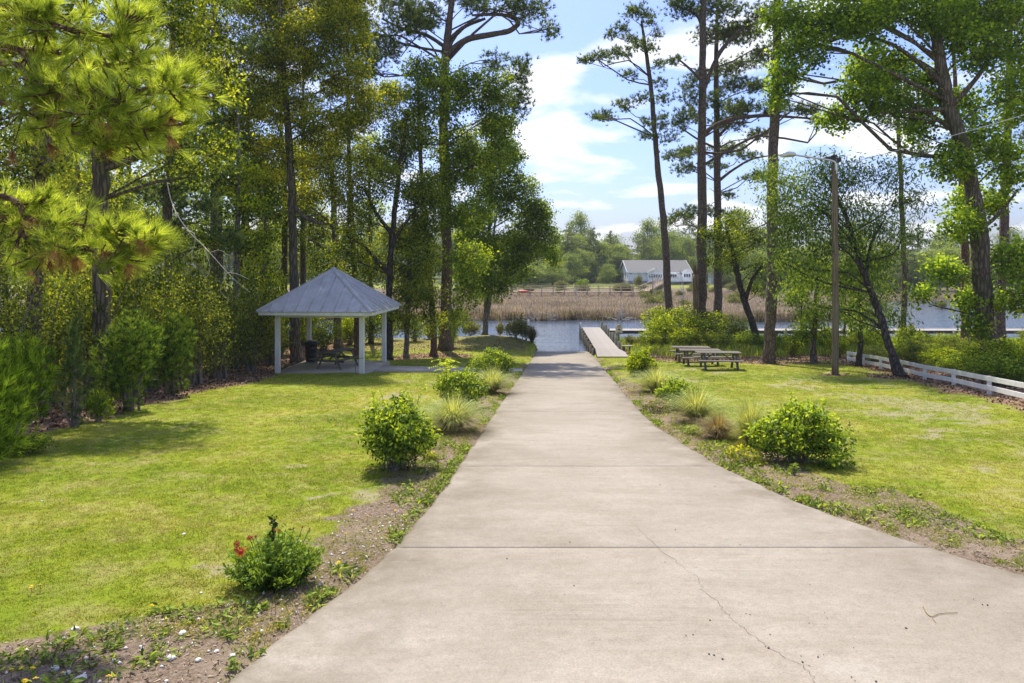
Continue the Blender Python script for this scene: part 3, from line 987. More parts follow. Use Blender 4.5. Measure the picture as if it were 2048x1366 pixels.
def grassmat():
    m, nt, b = newmat('lawn_grass')
    g = NG(nt)
    p = g.pos()
    col = lawn_colour(g, p)
    v = g.attr('v').outputs['Fac']
    col = g.mix(1.0, col, g.ramp(v, [(0.0, (0.62, 0.78, 0.6)), (0.6, (1.2, 1.2, 0.9)), (1.0, (1.9, 1.5, 1.9))]), 'MULTIPLY')
    g.l(col, b.inputs['Base Color'])
    b.inputs['Roughness'].default_value = 0.55
    b.inputs['Specular IOR Level'].default_value = 0.25
    t = g.n('ShaderNodeBsdfTranslucent')
    g.l(g.mix(1.0, col, (1.5, 1.4, 0.7), 'MULTIPLY'), t.inputs[0])
    mx = g.n('ShaderNodeMixShader'); mx.inputs[0].default_value = 0.42
    g.l(b.outputs[0], mx.inputs[1]); g.l(t.outputs[0], mx.inputs[2])
    g.l(mx.outputs[0], nt.nodes['Material Output'].inputs[0])
    return m
GRASS = grassmat()

# lawn ------------------------------------------------------------------
def rand_area(n, x0, x1, y0, y1):
    return rng.uniform(x0, x1, n), rng.uniform(y0, y1, n)
gx, gy, gs = [], [], []
for (dens_, x0, x1, y0, y1, s_) in ((760, -7, 9, 3.2, 8.5, .75), (430, -12.5, 14, 8.5, 14, .9), (150, -12.5, 17, 14, 22, 1.15), (70, -13, 18, 22, 33, 1.5), (28, -14, 17, 33, 47, 2.0)):
    n = int(dens_ * (x1 - x0) * (y1 - y0))
    X, Y = rand_area(n, x0, x1, y0, y1)
    vis = (abs(X) < Y * 0.80 + 1.0)
    bed_, lit_, sand_, _, _ = zones(X, Y)
    d = np.maximum(dl(Y) - X, X - dr(Y))
    keep = vis & (d > 0.07) & (rng.random(n) > np.clip(bed_ * np.where(fbm(X * 1.3, Y * 1.3, 91) > .46, .42, .97) + lit_ * 1.1 + sand_ * 0.93, 0, 1))
    # gazebo pad, path, beds stay free
    keep &= ~((X > -10.3) & (X < -5.6) & (Y > 27.4) & (Y < 32.2))
    keep &= ~((X > -6) & (X < 0.6) & (Y > 28.6) & (Y < 30.6))
    gx.append(X[keep]); gy.append(Y[keep]); gs.append(np.full(keep.sum(), s_))
gx = np.concatenate(gx); gy = np.concatenate(gy); gs = np.concatenate(gs)
gs = gs * rng.uniform(.55, 1.3, len(gs)) * (0.75 + 0.7 * fbm(gx * .8, gy * .8, 77))
pt = np.stack([gx, gy, gz(gx, gy) - 0.005], 1)
ro = np.stack([rng.normal(size=len(gx)) * .1, rng.normal(size=len(gx)) * .1, rng.random(len(gx)) * 6.28], 1)
scatter('lawn_grass', [blades(15, 0.036, 0.055, 0.0060, 1.1, 2) for _ in range(6)], pt, ro, gs, GRASS)

# ------------------------------------------------------------------ picnic shelter
YAW = R(-4)
gc = np.array([-7.75, 29.7]); gzp = 1.27      # centre of the pad
pad_m = MB()
def slabbox(mb, x0, x1, y0, y1, zt, zb):
    V = [(x0, y0, zb), (x1, y0, zb), (x1, y1, zb), (x0, y1, zb), (x0 + .01, y0 + .01, zt), (x1 - .01, y0 + .01, zt), (x1 - .01, y1 - .01, zt), (x0 + .01, y1 - .01, zt)]
    mb.add(V, [(0, 1, 5, 4), (1, 2, 6, 5), (2, 3, 7, 6), (3, 0, 4, 7), (4, 5, 6, 7), (3, 2, 1, 0)])
slabbox(pad_m, -1.98, 1.98, -1.93, 1.95, 0, -0.35)
pad = tag(pad_m.build('concrete_pad', CONC_PAD, None, False, (gc[0], gc[1], gzp), (0, 0, YAW)), kind='structure')
# walk from the pad to the drive
pw = np.linspace(-5.9, 0.45, 14)
Vp = []
for x in pw:
    t = (x + 5.9) / 6.3
    y0 = 28.75 + 0.15 * t; y1 = 30.45 - 0.25 * t
    zf = 1.245 - 0.0 * t; zt_ = (zf * (1 - t) + (3.3 - SLOPE * 29.6 + .012) * t)
    Vp += [(x, y0, zt_ + .03), (x, y1, zt_ - .02), (x, y0, zt_ - .3), (x, y1, zt_ - .3)]
Qp = []
for i in range(len(pw) - 1):
    a = i * 4; b = a + 4
    Qp += [(a, b, b + 1, a + 1), (a + 2, b + 2, b, a), (a + 1, b + 1, b + 3, a + 3)]
tag(link('path', mesh_np('path', Vp, [Qp], [CONC_PAD])), kind='structure')

gb = thing('picnic_shelter', 'white post picnic shelter with grey metal pyramid roof on a concrete pad', 'shelter', (gc[0], gc[1], gzp), YAW)
hp = 1.76
for sx in (-1, 1):
    for sy in (-1, 1):
        box('post', gb, WHITE_POST, (0.185, 0.185, 2.46), (sx * hp, sy * hp, 1.23), bev=.008)
he, ez, tz = 2.33, 2.40, 4.27
for k in range(4):
    a = k * math.pi / 2
    fb = box('fascia_board', gb, WHITE_POST, (2 * he - (0.0 if k % 2 == 0 else 0.09), 0.04, 0.15), (math.sin(a) * (he - .02), -math.cos(a) * (he - .02), ez + .075), (0, 0, a), bev=.004)
    box('beam', gb, WHITE_POST, (2 * hp + (0.18 if k % 2 == 0 else -0.19), 0.09, 0.20), (math.sin(a) * hp, -math.cos(a) * hp, ez - 0.02), (0, 0, a), bev=.004)
# soffit and roof faces
roof = link('roof', None, gb)
roof.empty_display_size = .1
SOFFIT = simple('soffit_board', (0.62, 0.60, 0.55), 0.8, 0.1, 4)
ov = 0.05; E = he + ov; zb = ez + 0.155; rise = tz - zb
npan = 9
Lf = math.hypot(E, rise)
for k in range(4):
    a = k * math.pi / 2
    ca, sa_ = math.cos(a), math.sin(a)
    def face_pt(u, t):         # u across (-E..E), t 0 eave .. 1 apex
        x, y, z = u, -E * (1 - t), zb + rise * t
        return (x * ca - y * sa_, x * sa_ + y * ca, z)
    nrm = np.array([0, -rise / Lf, E / Lf]); nrm = np.array([nrm[0] * ca - nrm[1] * sa_, nrm[0] * sa_ + nrm[1] * ca, nrm[2]])
    for j in range(npan):
        u0 = -E + 2 * E * j / npan; u1 = -E + 2 * E * (j + 1) / npan
        um = None
        pts2 = [(u0, 0), (u1, 0)]
        t1 = 1 - abs(u1) / E; t0 = 1 - abs(u0) / E
        if u0 < 0 < u1:
            pts2 += [(u1, t1), (0, 1), (u0, t0)]
        else:
            if t1 > 1e-6: pts2.append((u1, t1))
            if t0 > 1e-6: pts2.append((u0, t0))
        top = np.array([face_pt(*q) for q in pts2]); bot = top - nrm * 0.02
        n = len(top)
        me = bpy.data.meshes.new('roof_panel')
        me.from_pydata([tuple(v) for v in np.vstack([top, bot])], [], [tuple(range(n)), tuple(range(2 * n - 1, n - 1, -1))] + [(i, i + n, (i + 1) % n + n, (i + 1) % n) for i in range(n)])
        me.materials.append(ROOF)
        link('roof_panel', me, roof)
        if j:
            sm = MB()
            A = np.array(face_pt(u0, 0)); B = np.array(face_pt(u0, t0 * .985))
            s_ = np.array([ca, sa_, 0]) * 0.022
            V = [A - s_, A + s_, B + s_, B - s_, A - s_ * .7 + nrm * .035, A + s_ * .7 + nrm * .035, B + s_ * .7 + nrm * .035, B - s_ * .7 + nrm * .035]
            sm.add(V, [(4, 5, 6, 7), (0, 1, 5, 4), (1, 2, 6, 5), (2, 3, 7, 6), (3, 0, 4, 7)])
            sm.build('seam', ROOF, roof, False)
        for jj in (0.33, 0.67):      # fine stiffening ribs
            uu = u0 + (u1 - u0) * jj; tt = 1 - abs(uu) / E
            sm = MB(); A = np.array(face_pt(uu, 0)); B = np.array(face_pt(uu, max(tt * .98, .01))); s_ = np.array([ca, sa_, 0]) * 0.006
            sm.add([A - s_, A + s_, B + s_, B - s_, A + nrm * .011, B + nrm * .011], [(0, 4, 5, 3), (4, 1, 2, 5)], [(0, 1, 4), (2, 3, 5)])
            sm.build('rib', ROOF, roof, False)
    # hip cap
    A = np.array(face_pt(-E, 0)); B = np.array([0, 0, tz])
    d = (B - A) / np.linalg.norm(B - A)
    lat = np.cross(d, [0, 0, 1]); lat /= np.linalg.norm(lat)
    upv = np.cross(lat, d)
    hc = MB(); w = .13
    V = []
    for q in (A - d * .01, B + d * .02):
        V += [q + lat * w - upv * .035, q + upv * .065, q - lat * w - upv * .035, q + lat * w - upv * .055, q - lat * w - upv * .055]
    hc.add(V, [(0, 1, 6, 5), (1, 2, 7, 6), (3, 0, 5, 8), (2, 4, 9, 7)], [(0, 3, 1), (1, 4, 2), (5, 6, 8)])
    hc.build('hip_cap', ROOF, roof, False)
sf = MB(); slabbox(sf, -he + .05, he - .05, -he + .05, he - .05, ez + .13, ez + .10)
sf.build('soffit', SOFFIT, gb, False)
fin = MB(); fin.add([(-.12, -.12, tz - .02), (.12, -.12, tz - .02), (.12, .12, tz - .02), (-.12, .12, tz - .02), (0, 0, tz + .10)], (), [(0, 1, 4), (1, 2, 4), (2, 3, 4), (3, 0, 4)])
fin.build('peak_cap', ROOF, roof, False)
wire = MB(); wire.tube(spline([(hp - .11, -hp - .1, 0.62), (hp - .16, -hp - .1, .6), (hp - .26, -hp - .08, .45), (hp - .24, -hp - .06, .15), (hp - .25, -hp, .01)], 14), .008, 5)
wire.tube([(hp - .11, -hp - .1, .62), (hp + .1, -hp - .1, .66)], .008, 5)
wire.build('cable', BLACKM, gb)

# ------------------------------------------------------------------ picnic tables
def picnic_table(label, loc, rz, group):
    t = thing('picnic_table', label, 'picnic table', loc, rz, group)
    Lh = 0.95
    top = link('tabletop', None, t); top.empty_display_size = .1
    for k in range(5):
        box('plank', top, TABLEWOOD, (2 * Lh, 0.138, 0.04), (random.uniform(-.006, .006), -0.29 + .145 * k, 0.73 + random.uniform(-.003, .003)))
    for s in (-1, 1):
        st = link('seat', None, t); st.empty_display_size = .1
        for k in range(2):
            box('plank', st, TABLEWOOD, (2 * Lh, 0.135, 0.04), (random.uniform(-.006, .006), s * (0.60 + .145 * k), 0.435))
    for x in (-.68, .68):
        box('crosspiece', t, TABLEWOOD, (0.04, 1.5, 0.10), (x, 0, .365))
        box('batten', t, TABLEWOOD, (0.04, 0.70, 0.09), (x, 0, .665))
        for s in (-1, 1):
            beam('leg', t, TABLEWOOD, (x + .042, s * .58, -0.02), (x + .042, s * .23, .70), .10, .04)
        beam('brace', t, TABLEWOOD, (x - math.copysign(.04, x), 0, .37), (x - math.copysign(.52, x), 0, .69), .07, .04)
    return t
picnic_table('weathered picnic table standing under the picnic shelter roof', (-7.55, 29.55, gzp), R(72), 'picnic tables')
tabs = [(1436, 30.0, 'grey wooden picnic table on the grass, standing closest to the driveway joint'),
        (1399.5, 32.3, 'grey wooden picnic table between two others on the grass'),
        (1381, 35.0, 'grey wooden picnic table pushed close to the green shrubs under the pines')]
tabs[0] = (1436, 30.0, 'grey wooden picnic table on the open grass, lying farthest from the creek')
for px, Y, lab in tabs:
    X = (px - 1024) / F * Y
    picnic_table(lab, (X, Y, g1(X, Y) + .015), R(-3 + random.uniform(-2, 2)), 'picnic tables')

# trash can
tx, ty = -9.22, 31.35
tc_ = thing('trash_can', 'black plastic trash can with domed lid by the shelter post', 'trash can', (tx, ty, gzp))
def lathe(name, prof, m, parent, sides=28):
    p = np.array(prof); n = len(p); ang = np.arange(sides) / sides * 2 * np.pi
    V = np.stack([np.outer(p[:, 0], np.cos(ang)), np.outer(p[:, 0], np.sin(ang)), np.repeat(p[:, 1][:, None], sides, 1)], -1).reshape(-1, 3)
    i = np.arange(n - 1)[:, None] * sides; j = np.arange(sides)[None]; j2 = (j + 1) % sides
    Qd = np.stack([i + j, i + j2, i + sides + j2, i + sides + j], -1).reshape(-1, 4)
    return link(name, mesh_np(name, V, [Qd], [m], None, True), parent)
lathe('body', [(0, 0), (.23, 0), (.245, .02), (.255, .25), (.268, .26), (.268, .28), (.258, .29), (.27, .55), (.282, .56), (.282, .58), (.272, .59), (.285, .80), (.30, .81), (.30, .85), (.27, .85)], BLACKP, tc_)
lathe('lid', [(.312, .83), (.315, .86), (.305, .89), (.27, .93), (.20, .955), (.10, .965), (0, .968)], BLACKP, tc_)
for s in (-1, 1):
    hm = MB(); hm.tube(spline([(s * .28, -.05, .70), (s * .325, -.05, .73), (s * .325, .05, .73), (s * .28, .05, .70)], 8), .012, 6); hm.build('handle', BLACKP, tc_)

# ------------------------------------------------------------------ fence
A = np.array([17.2, 34.9]); B = np.array([14.4, 20.6])
dirf = (B - A) / 6
fence = thing('rail_fence', 'low white two-rail board fence along the shrubs', 'fence', (A[0], A[1], g1(*A)))
fo = np.array([A[0], A[1], g1(*A)])
fp = [A + dirf * k for k in range(0, 9)]
fz = [g1(*q) for q in fp]
yawf = math.atan2(dirf[1], dirf[0])
nf = np.array([-math.sin(yawf), math.cos(yawf)])
if nf[0] > 0: nf = -nf
for k, q in enumerate(fp):
    box('post', fence, WHITE, (.10, .10, .74), (q[0] - fo[0], q[1] - fo[1], fz[k] - fo[2] + .175), (0, 0, yawf))
    if k < len(fp) - 1:
        q2 = fp[k + 1]
        for zz_ in (.20, .485):
            a = (q[0] + nf[0] * .066 - fo[0], q[1] + nf[1] * .066 - fo[1], fz[k] - fo[2] + zz_ + random.uniform(-.012, .012))
            b = (q2[0] + nf[0] * .066 - fo[0], q2[1] + nf[1] * .066 - fo[1], fz[k + 1] - fo[2] + zz_ + random.uniform(-.012, .012))
            beam('rail', fence, WHITE, a, b, .032, .150)

# ------------------------------------------------------------------ lamp pole
lx, ly = 12.92, 27.3
lz = g1(lx, ly)
lamp = thing('street_lamp', 'wooden pole with a curved aluminium arm and lamp head at its top', 'lamp post', (lx, ly, lz))
pm = MB(); pm.tube(spline([(0, 0, -.3), (.02, 0, 3), (0, .02, 6), (.0, 0, 8.62)], 14), np.linspace(.135, .105, 14), 14, .06); pm.build('pole', POLEWOOD, lamp)
def lp(px, py): 
    q = P(px, py, ly); return (q[0] - lx, -0.12 if px > 1660 else -.12 - (1660 - px) * .0005, q[2] - lz)
am = MB(); am.tube(spline([lp(1669, 342), lp(1668, 328), lp(1661, 322.5), lp(1640, 319), lp(1610, 314.5), lp(1585, 311)], 26), np.linspace(.045, .036, 26), 10); am.build('arm', ALU, lamp)
hd = MB(); e0 = np.array(lp(1588, 311)); 
hd.tube([e0 + [0, 0, 0], e0 + [-.08, 0, .02], e0 + [-.3, 0, .03], e0 + [-.52, 0, .0], e0 + [-.64, 0, -.03]], [.05, .10, .125, .11, .04], 12)
hh = hd.build('lamp_head', ALU, lamp)
box('bracket', lamp, ALU, (.05, .06, .42), (0, -.13, lp(1669, 338)[2]))
box('control_box', lamp, BLACKM, (.62, .16, .14), (-.10, -.02, 8.62), (0, R(4), 0))
box('insulator', lamp, BLACKM, (.16, .2, .10), (-.05, -.02, 8.74), (0, R(-8), R(20)))
# service wire to a pole outside the view
up_ = (27.5, 24.0); uz = g1(*up_)
upole = thing('utility_pole', 'bare wooden utility pole beyond the fence carrying the lamp wire', 'utility pole', (up_[0], up_[1], uz))
um_ = MB(); um_.tube([(0, 0, -.3), (0, 0, 6), (0, 0, 13.6)], [.16, .14, .11], 12, .05); um_.build('pole', POLEWOOD, upole)
box('crossarm', upole, POLEWOOD, (1.6, .09, .11), (0, -.12, 12.9))
wm = MB()
p0 = np.array([lx, ly, lz + 8.35]); p1 = np.array([up_[0], up_[1], uz + 12.7])
tt = np.linspace(0, 1, 30)[:, None]
wm.tube(p0 * (1 - tt) + p1 * tt - np.array([0, 0, 1.0]) * (tt * (1 - tt)) * 1.2 + [0, -.1, 0], .012, 5)
tag(wm.build('overhead_wire', ALU, None), 'thin grey service wire running from the lamp pole up into the trees', 'wire')

# ------------------------------------------------------------------ boat dock with planks
dk = thing('boat_dock', 'weathered plank dock with sloping apron running out beside the boat ramp', 'dock', (5.5, 40.5, 0))
def dpt(Y):      # left and right edge of the deck
    t = (Y - 40.5) / 13.5
    return 4.95 + .59 * t, 6.28 + .70 * t
dz_ = .75
Yp = 40.6
while Yp < 54:
    l, r = dpt(Yp)
    box('plank', dk, DOCKWOOD, (1.40, .137, .038), ((l + r) / 2 - 5.5 + random.uniform(-.012, .012), Yp - 40.5, dz_ + random.uniform(-.003, .003)), (0, 0, random.uniform(-.004, .004)))
    Yp += .145
# apron: sloping planks, wider towards the lawn
n_ap = 15
for k in range(n_ap):
    t = k / (n_ap - 1)
    Y = 38.45 + (40.46 - 38.45) * t
    xl = 4.80 + .14 * t; xr = 6.56 - .04 * t if t < .55 else 6.54 - (t - .55) / .45 * .26
    zA = g1(5.8, 38.45) + .06
    box('plank', dk, DOCKWOOD, (round(xr - xl, 2), .137, .038), ((xl + xr) / 2 - 5.5, Y - 40.5, zA + (dz_ - zA) * t), (math.atan2(dz_ - zA, 2.0), 0, 0))
for s in range(2):
    e = [dpt(40.5)[s], dpt(54)[s]]
    beam('stringer', dk, DOCKDARK, (e[0] - 5.5 + (.03 if s == 0 else -.03), 0, dz_ - .15), (e[1] - 5.5 + (.03 if s == 0 else -.03), 13.5, dz_ - .15), .05, .24)
    beam('stringer', dk, DOCKDARK, ((4.83, 6.4)[s] - 5.5, -2.05, g1(5.8, 38.4) - .04), (e[0] - 5.5 + (.02 if s == 0 else -.02), -.03, dz_ - .13), .05, .2)
for k in range(8):
    Y = 40.9 + k * 1.85
    l, r = dpt(Y)
    q = MB(); h = dz_ + (.36 + .10 * ((k * 7) % 3)); q.tube([(r + .12 - 5.5, Y - 40.5, -1.6), (r + .12 - 5.5, Y - 40.5, h)], [.115, .105], 12, .06); q.build('piling', PILING, dk)
    q = MB(); q.tube([(l - .10 - 5.5, Y - 40.5, -1.6), (l - .10 - 5.5, Y - 40.5, dz_ - .04)], [.11, .10], 12, .06); q.build('piling', DOCKDARK, dk)
for k, xx in enumerate((5.36, 5.22)):
    q = MB(); q.tube([(xx - 5.5 + k * .02, 53.2 - 40.5 - k * .5, -1.2), (xx - 5.5 + k * .02, 53.2 - 40.5 - k * .5, 1.25 - k * .1)], .03 + .02 * k, 8); q.build('mooring_pole', (ALU, DOCKDARK)[k], dk)
# low landing board on two short piles
lb_ = thing('landing_board', 'short grey board on two stubby posts beside the dock apron', 'bench', (6.8, 40.9, g1(6.8, 40.9)))
box('board', lb_, DOCKWOOD, (.62, .3, .045), (0.1, 0, .42))
for xx in (-.12, .26):
    q = MB(); q.tube([(xx, 0, -.2), (xx, 0, .395)], .085, 10, .05); q.build('post', PILING, lb_)

# long dock parallel to the shore
ld = thing('long_dock', 'long low grey dock on piles running parallel to the shore', 'dock', (7.3, 51, 0))
x = 7.2
while x < 46:
    box('plank', ld, DOCKWOOD, (.145 * 4 - .012, 1.5, .04), (x - 7.3 + .29, 0, .86 + random.uniform(-.004, .004)), (0, 0, 0))
    x += .58
for s in (-1, 1):
    for k in range(10):
        xa = -.1 + k * 3.88
        beam('stringer', ld, DOCKDARK, (xa, s * .66, .73), (xa + 3.87, s * .66, .73), .05, .2)
for k in range(13):
    for s in (-1, 1):
        q = MB(); hgt = .84 if (k + s) % 2 else 1.38 + .1 * (k % 3)
        q.tube([(.4 + k * 3.1, s * .85, -1.6), (.4 + k * 3.1, s * .85, hgt)], .11, 10, .05); q.build('piling', PILING, ld)

# sign on a post
sx, sy = P(1238, 690, 42.6)[0], 42.6
sg = thing('notice_sign', 'small cream notice board with pointed top on a post near the dock', 'sign', (sx, sy, g1(sx, sy)))
SIGNM = simple('cream_sign', (0.60, 0.55, 0.40), 0.6, 0.06, 3); SIGNB = simple('sign_brown', (0.12, 0.085, 0.05), 0.7, 0.1, 4)
zs0 = P(1238, 666, sy)[2] - g1(sx, sy); zs1 = P(1238, 653, sy)[2] - g1(sx, sy); zs2 = P(1238, 648, sy)[2] - g1(sx, sy)
pb = MB()
V = []
for y in (-.02, .02):
    V += [(-.215, y, zs0), (.215, y, zs0), (.215, y, zs1), (.08, y, zs2 - .02), (0, y, zs2), (-.08, y, zs2 - .02), (-.215, y, zs1)]
me = bpy.data.meshes.new('board'); me.from_pydata(V, [], [tuple(range(7)), tuple(range(13, 6, -1))] + [(i, i + 7, (i + 1) % 7 + 7, (i + 1) % 7) for i in range(7)]); me.materials.append(SIGNM)
link('board', me, sg)
q = MB(); q.tube([(0, .07, -.2), (0, .07, zs1)], .045, 8); q.build('post', PILING, sg)
for (a, b, w_, h_) in ((0, .44, .24, .035), (0, .36, .17, .022), (0, .06, .20, .018), (0, .03, .2, .014)):
    box('marking', sg, SIGNB, (w_, .006, h_), (a, -.0245, zs0 + b), bev=0)
em = MB(); em.tube([(-.09, -.024, zs0 + .21), (-.03, -.024, zs0 + .225), (.03, -.024, zs0 + .21), (.09, -.024, zs0 + .17)], [.01, .055, .05, .012], 8); em.build('emblem', SIGNB, sg)
for v in sg.children: pass

# crumpled blue tarp in the grass by the dock
TARP = simple('blue_tarp', (0.10, 0.28, 0.62), 0.5, 0.25, 6); 
nb = 12
u = np.linspace(-1, 1, nb); UX, UY = np.meshgrid(u, u)
tzv = .05 + .22 * np.maximum(0, 1 - UX ** 2) * np.maximum(0, 1 - UY ** 2) + .10 * (fbm(UX * 3 + 5, UY * 3, 3) - .5)
It = np.arange(nb * nb).reshape(nb, nb)
tq = np.stack([It[:-1, :-1], It[:-1, 1:], It[1:, 1:], It[1:, :-1]], -1).reshape(-1, 4)
txx = P(1277, 697, 40.2)[0]
tp = tag(link('tarp', mesh_np('tarp', np.stack([UX.ravel() * .36, UY.ravel() * .34, tzv.ravel()], 1), [tq], [TARP]), None, (txx, 40.2, g1(txx, 40.2) - .02)), 'crumpled blue tarp lying in the grass by the dock', 'tarp')
sol = tp.modifiers.new('thickness', 'SOLIDIFY'); sol.thickness = .012

# ------------------------------------------------------------------ house across the creek
HX, HYd = 27.3, 160.0
hw, hd_ = 14.6, 12.0
hz = g1(34, 165)
SIDING = simple('pale_blue_siding', (0.82, 0.85, 0.88), 0.7, 0.05, 1)
SHINGLE = simple('grey_shingle', (0.15, 0.15, 0.145), 0.9, 0.12, 3)
FOUND = simple('grey_foundation', (0.33, 0.33, 0.34), 0.9, 0.2, 2)
TRIM = simple('white_trim', (0.86, 0.87, 0.88), 0.6, 0.04, 2)
GLASS = simple('dark_window_glass', (0.05, 0.065, 0.08), 0.12, 0.2, 1, spec=0.6)
DECK = simple('tan_deck_wood', (0.42, 0.33, 0.22), 0.85, 0.15, 3)
hs = thing('house', 'pale blue house with grey gable roof and white trim across the marsh', 'house', (HX, HYd, hz))
ez_ = 4.06 - hz; rz_ = 6.75 - hz
def poly(name, V, Fc, m, parent):
    me = bpy.data.meshes.new(name); me.from_pydata([tuple(map(float, v)) for v in V], [], Fc); me.materials.append(m); return link(name, me, parent)
box('foundation', hs, FOUND, (hw, hd_, .8), (hw / 2, hd_ / 2, .3), bev=0)
wl_ = poly('wall', [(0, 0, .7), (hw, 0, .7), (hw, hd_, .7), (0, hd_, .7), (0, 0, ez_), (hw, 0, ez_), (hw, hd_, ez_), (0, hd_, ez_), (0, hd_ / 2, rz_ - .1), (hw, hd_ / 2, rz_ - .1)],
     [(0, 1, 5, 4), (1, 2, 6, 9, 5), (2, 3, 7, 6), (3, 0, 4, 8, 7)], SIDING, hs)
def gable_roof(name, parent, x0, x1, y0, y1, ze, zr, along, m, th=.16, o=.35):
    if along == 'x':
        yc = (y0 + y1) / 2; k = (zr - ze) / (yc - y0); ya, yb = y0 - o, y1 + o; zo = ze - k * o
        V = [(x0 - o, ya, zo), (x1 + o, ya, zo), (x1 + o, yc, zr), (x0 - o, yc, zr), (x0 - o, yb, zo), (x1 + o, yb, zo)]
    else:
        xc = (x0 + x1) / 2; k = (zr - ze) / (xc - x0); zo = ze - k * o
        V = [(x0 - o, y1 + o, zo), (x0 - o, y0 - o, zo), (xc, y0 - o, zr), (xc, y1 + o, zr), (x1 + o, y1 + o, zo), (x1 + o, y0 - o, zo)]
    V = np.array(V); Vt = V + [0, 0, th]
    V = np.vstack([Vt, V])
    Fc = [(0, 1, 2, 3), (3, 2, 5, 4), (6, 9, 8, 7), (9, 10, 11, 8), (0, 6, 7, 1), (1, 7, 8, 2), (2, 8, 11, 5), (5, 11, 10, 4), (4, 10, 9, 3), (3, 9, 6, 0)]
    return poly(name, V, Fc, m, parent)
mr = gable_roof('roof', hs, 0, hw, 0, hd_, ez_, rz_, 'x', SHINGLE)
# white rakes and eave boards
for xx in (-.37, hw + .37):
    k = (rz_ - ez_) / (hd_ / 2)
    for a, b in (((xx, -.35, ez_ - k * .35 + .02), (xx, hd_ / 2, rz_ + .02)), ((xx, hd_ + .35, ez_ - k * .35 + .02), (xx, hd_ / 2, rz_ + .02))):
        beam('rake_board', hs, TRIM, a, b, .06, .24, 0)
box('eave_board', hs, TRIM, (hw + .7, .06, .22), (hw / 2, -.37, ez_ - .14), bev=0)
for xx in (-.02, hw + .02):
    box('corner_board', hs, TRIM, (.2, .2, ez_ - .7), (xx, -.02, (ez_ + .7) / 2), bev=0)
def pxh(px): return (px - 1024) / F * HYd - HX
def window(x0, x1, z0, z1, y, parent, trim=.09):
    w_ = link('window', None, parent); w_.empty_display_size = .1
    box('frame', w_, TRIM, (x1 - x0 + 2 * trim, .08, z1 - z0 + 2 * trim), ((x0 + x1) / 2, y - .03, (z0 + z1) / 2), bev=0)
    box('pane', w_, GLASS, (x1 - x0, .04, z1 - z0), ((x0 + x1) / 2, y - .072, (z0 + z1) / 2), bev=0)
def zh(py): return CZ - (py - HY) / F * HYd - hz
# two front gables
for (pa, pb_, ppk, zpk, yf) in ((1291, 1326, 1308.7, 536, -1.6), (1359, 1382, 1370, 538, -1.9)):
    x0, x1, xp = pxh(pa), pxh(pb_), pxh(ppk)
    zr = zh(zpk) - .1; ze = ez_ - .1
    bw = poly('wing_wall', [(x0 + .3, yf, .5), (x1 - .3, yf, .5), (x1 - .3, yf, ze), ((x0 + x1) / 2, yf, zr - .12), (x0 + .3, yf, ze), (x0 + .3, .2, .5), (x1 - .3, .2, .5), (x1 - .3, .2, ze), (x0 + .3, .2, ze)], [(0, 1, 2, 3, 4), (1, 6, 7, 2), (5, 0, 4, 8)], SIDING, hs)
    gr = gable_roof('wing_roof', hs, x0 + .3, x1 - .3, yf, 2.6, ze, zr, 'y', SHINGLE, .12, .25)
    k = (zr - ze) / ((x1 - x0) / 2 - .3)
    for xx in (x0 + .05, x1 - .05):
        beam('rake_board', hs, TRIM, (xx, yf - .27, ze - k * .25 + .02), ((x0 + x1) / 2, yf - .27, zr + .02), .06, .2, 0)
for k in range(8):
    a = pxh(1295.3 + k * 3.35); window(a, a + .21, zh(555), zh(548.6), -1.6, hs, .06)
for k in range(3):
    a = pxh(1363.6 + k * 4.6); window(a, a + .42, zh(555), zh(548), -1.9, hs, .07)
window(pxh(1259.5), pxh(1263.5), zh(548), zh(546.8), 0, hs, .05)
for k in range(3):
    a = pxh(1341 + k * 4.2); window(a, a + .42, zh(556), zh(549), 0, hs, .06)
for k in range(2):       # left side windows
    w_ = link('window', None, hs); w_.empty_display_size = .1
    box('frame', w_, TRIM, (.06, .8, 1.4), (-.03, 4 + 3 * k, 2.0), bev=0); box('pane', w_, GLASS, (.04, .6, 1.2), (-.06, 4 + 3 * k, 2.0), bev=0)
box('awning', hs, TRIM, (1.9, 1.4, .12), (pxh(1343), -.7, zh(547.5)), bev=0)
# deck
dx0, dx1 = pxh(1326), pxh(1386)
box('deck', hs, TRIM, (dx1 - dx0, 3.6, .22), ((dx0 + dx1) / 2, -3.4, zh(561.5)), bev=0)
for k in range(9):
    xx = dx0 + (dx1 - dx0) * k / 8
    box('deck_post', hs, TRIM, (.12, .12, .95), (xx, -5.15, zh(561.5) + .5), bev=0)
    box('deck_pile', hs, FOUND, (.16, .16, 1.4), (xx, -4.9, zh(561.5) - .7), bev=0)
for zz_ in (.95, .15):
    box('deck_rail', hs, TRIM, (dx1 - dx0, .07, .07), ((dx0 + dx1) / 2, -5.15, zh(561.5) + zz_), bev=0)
for k in range(44):
    box('baluster', hs, TRIM, (.05, .04, .8), (dx0 + (dx1 - dx0) * (k + .5) / 44, -5.15, zh(561.5) + .55), bev=0)
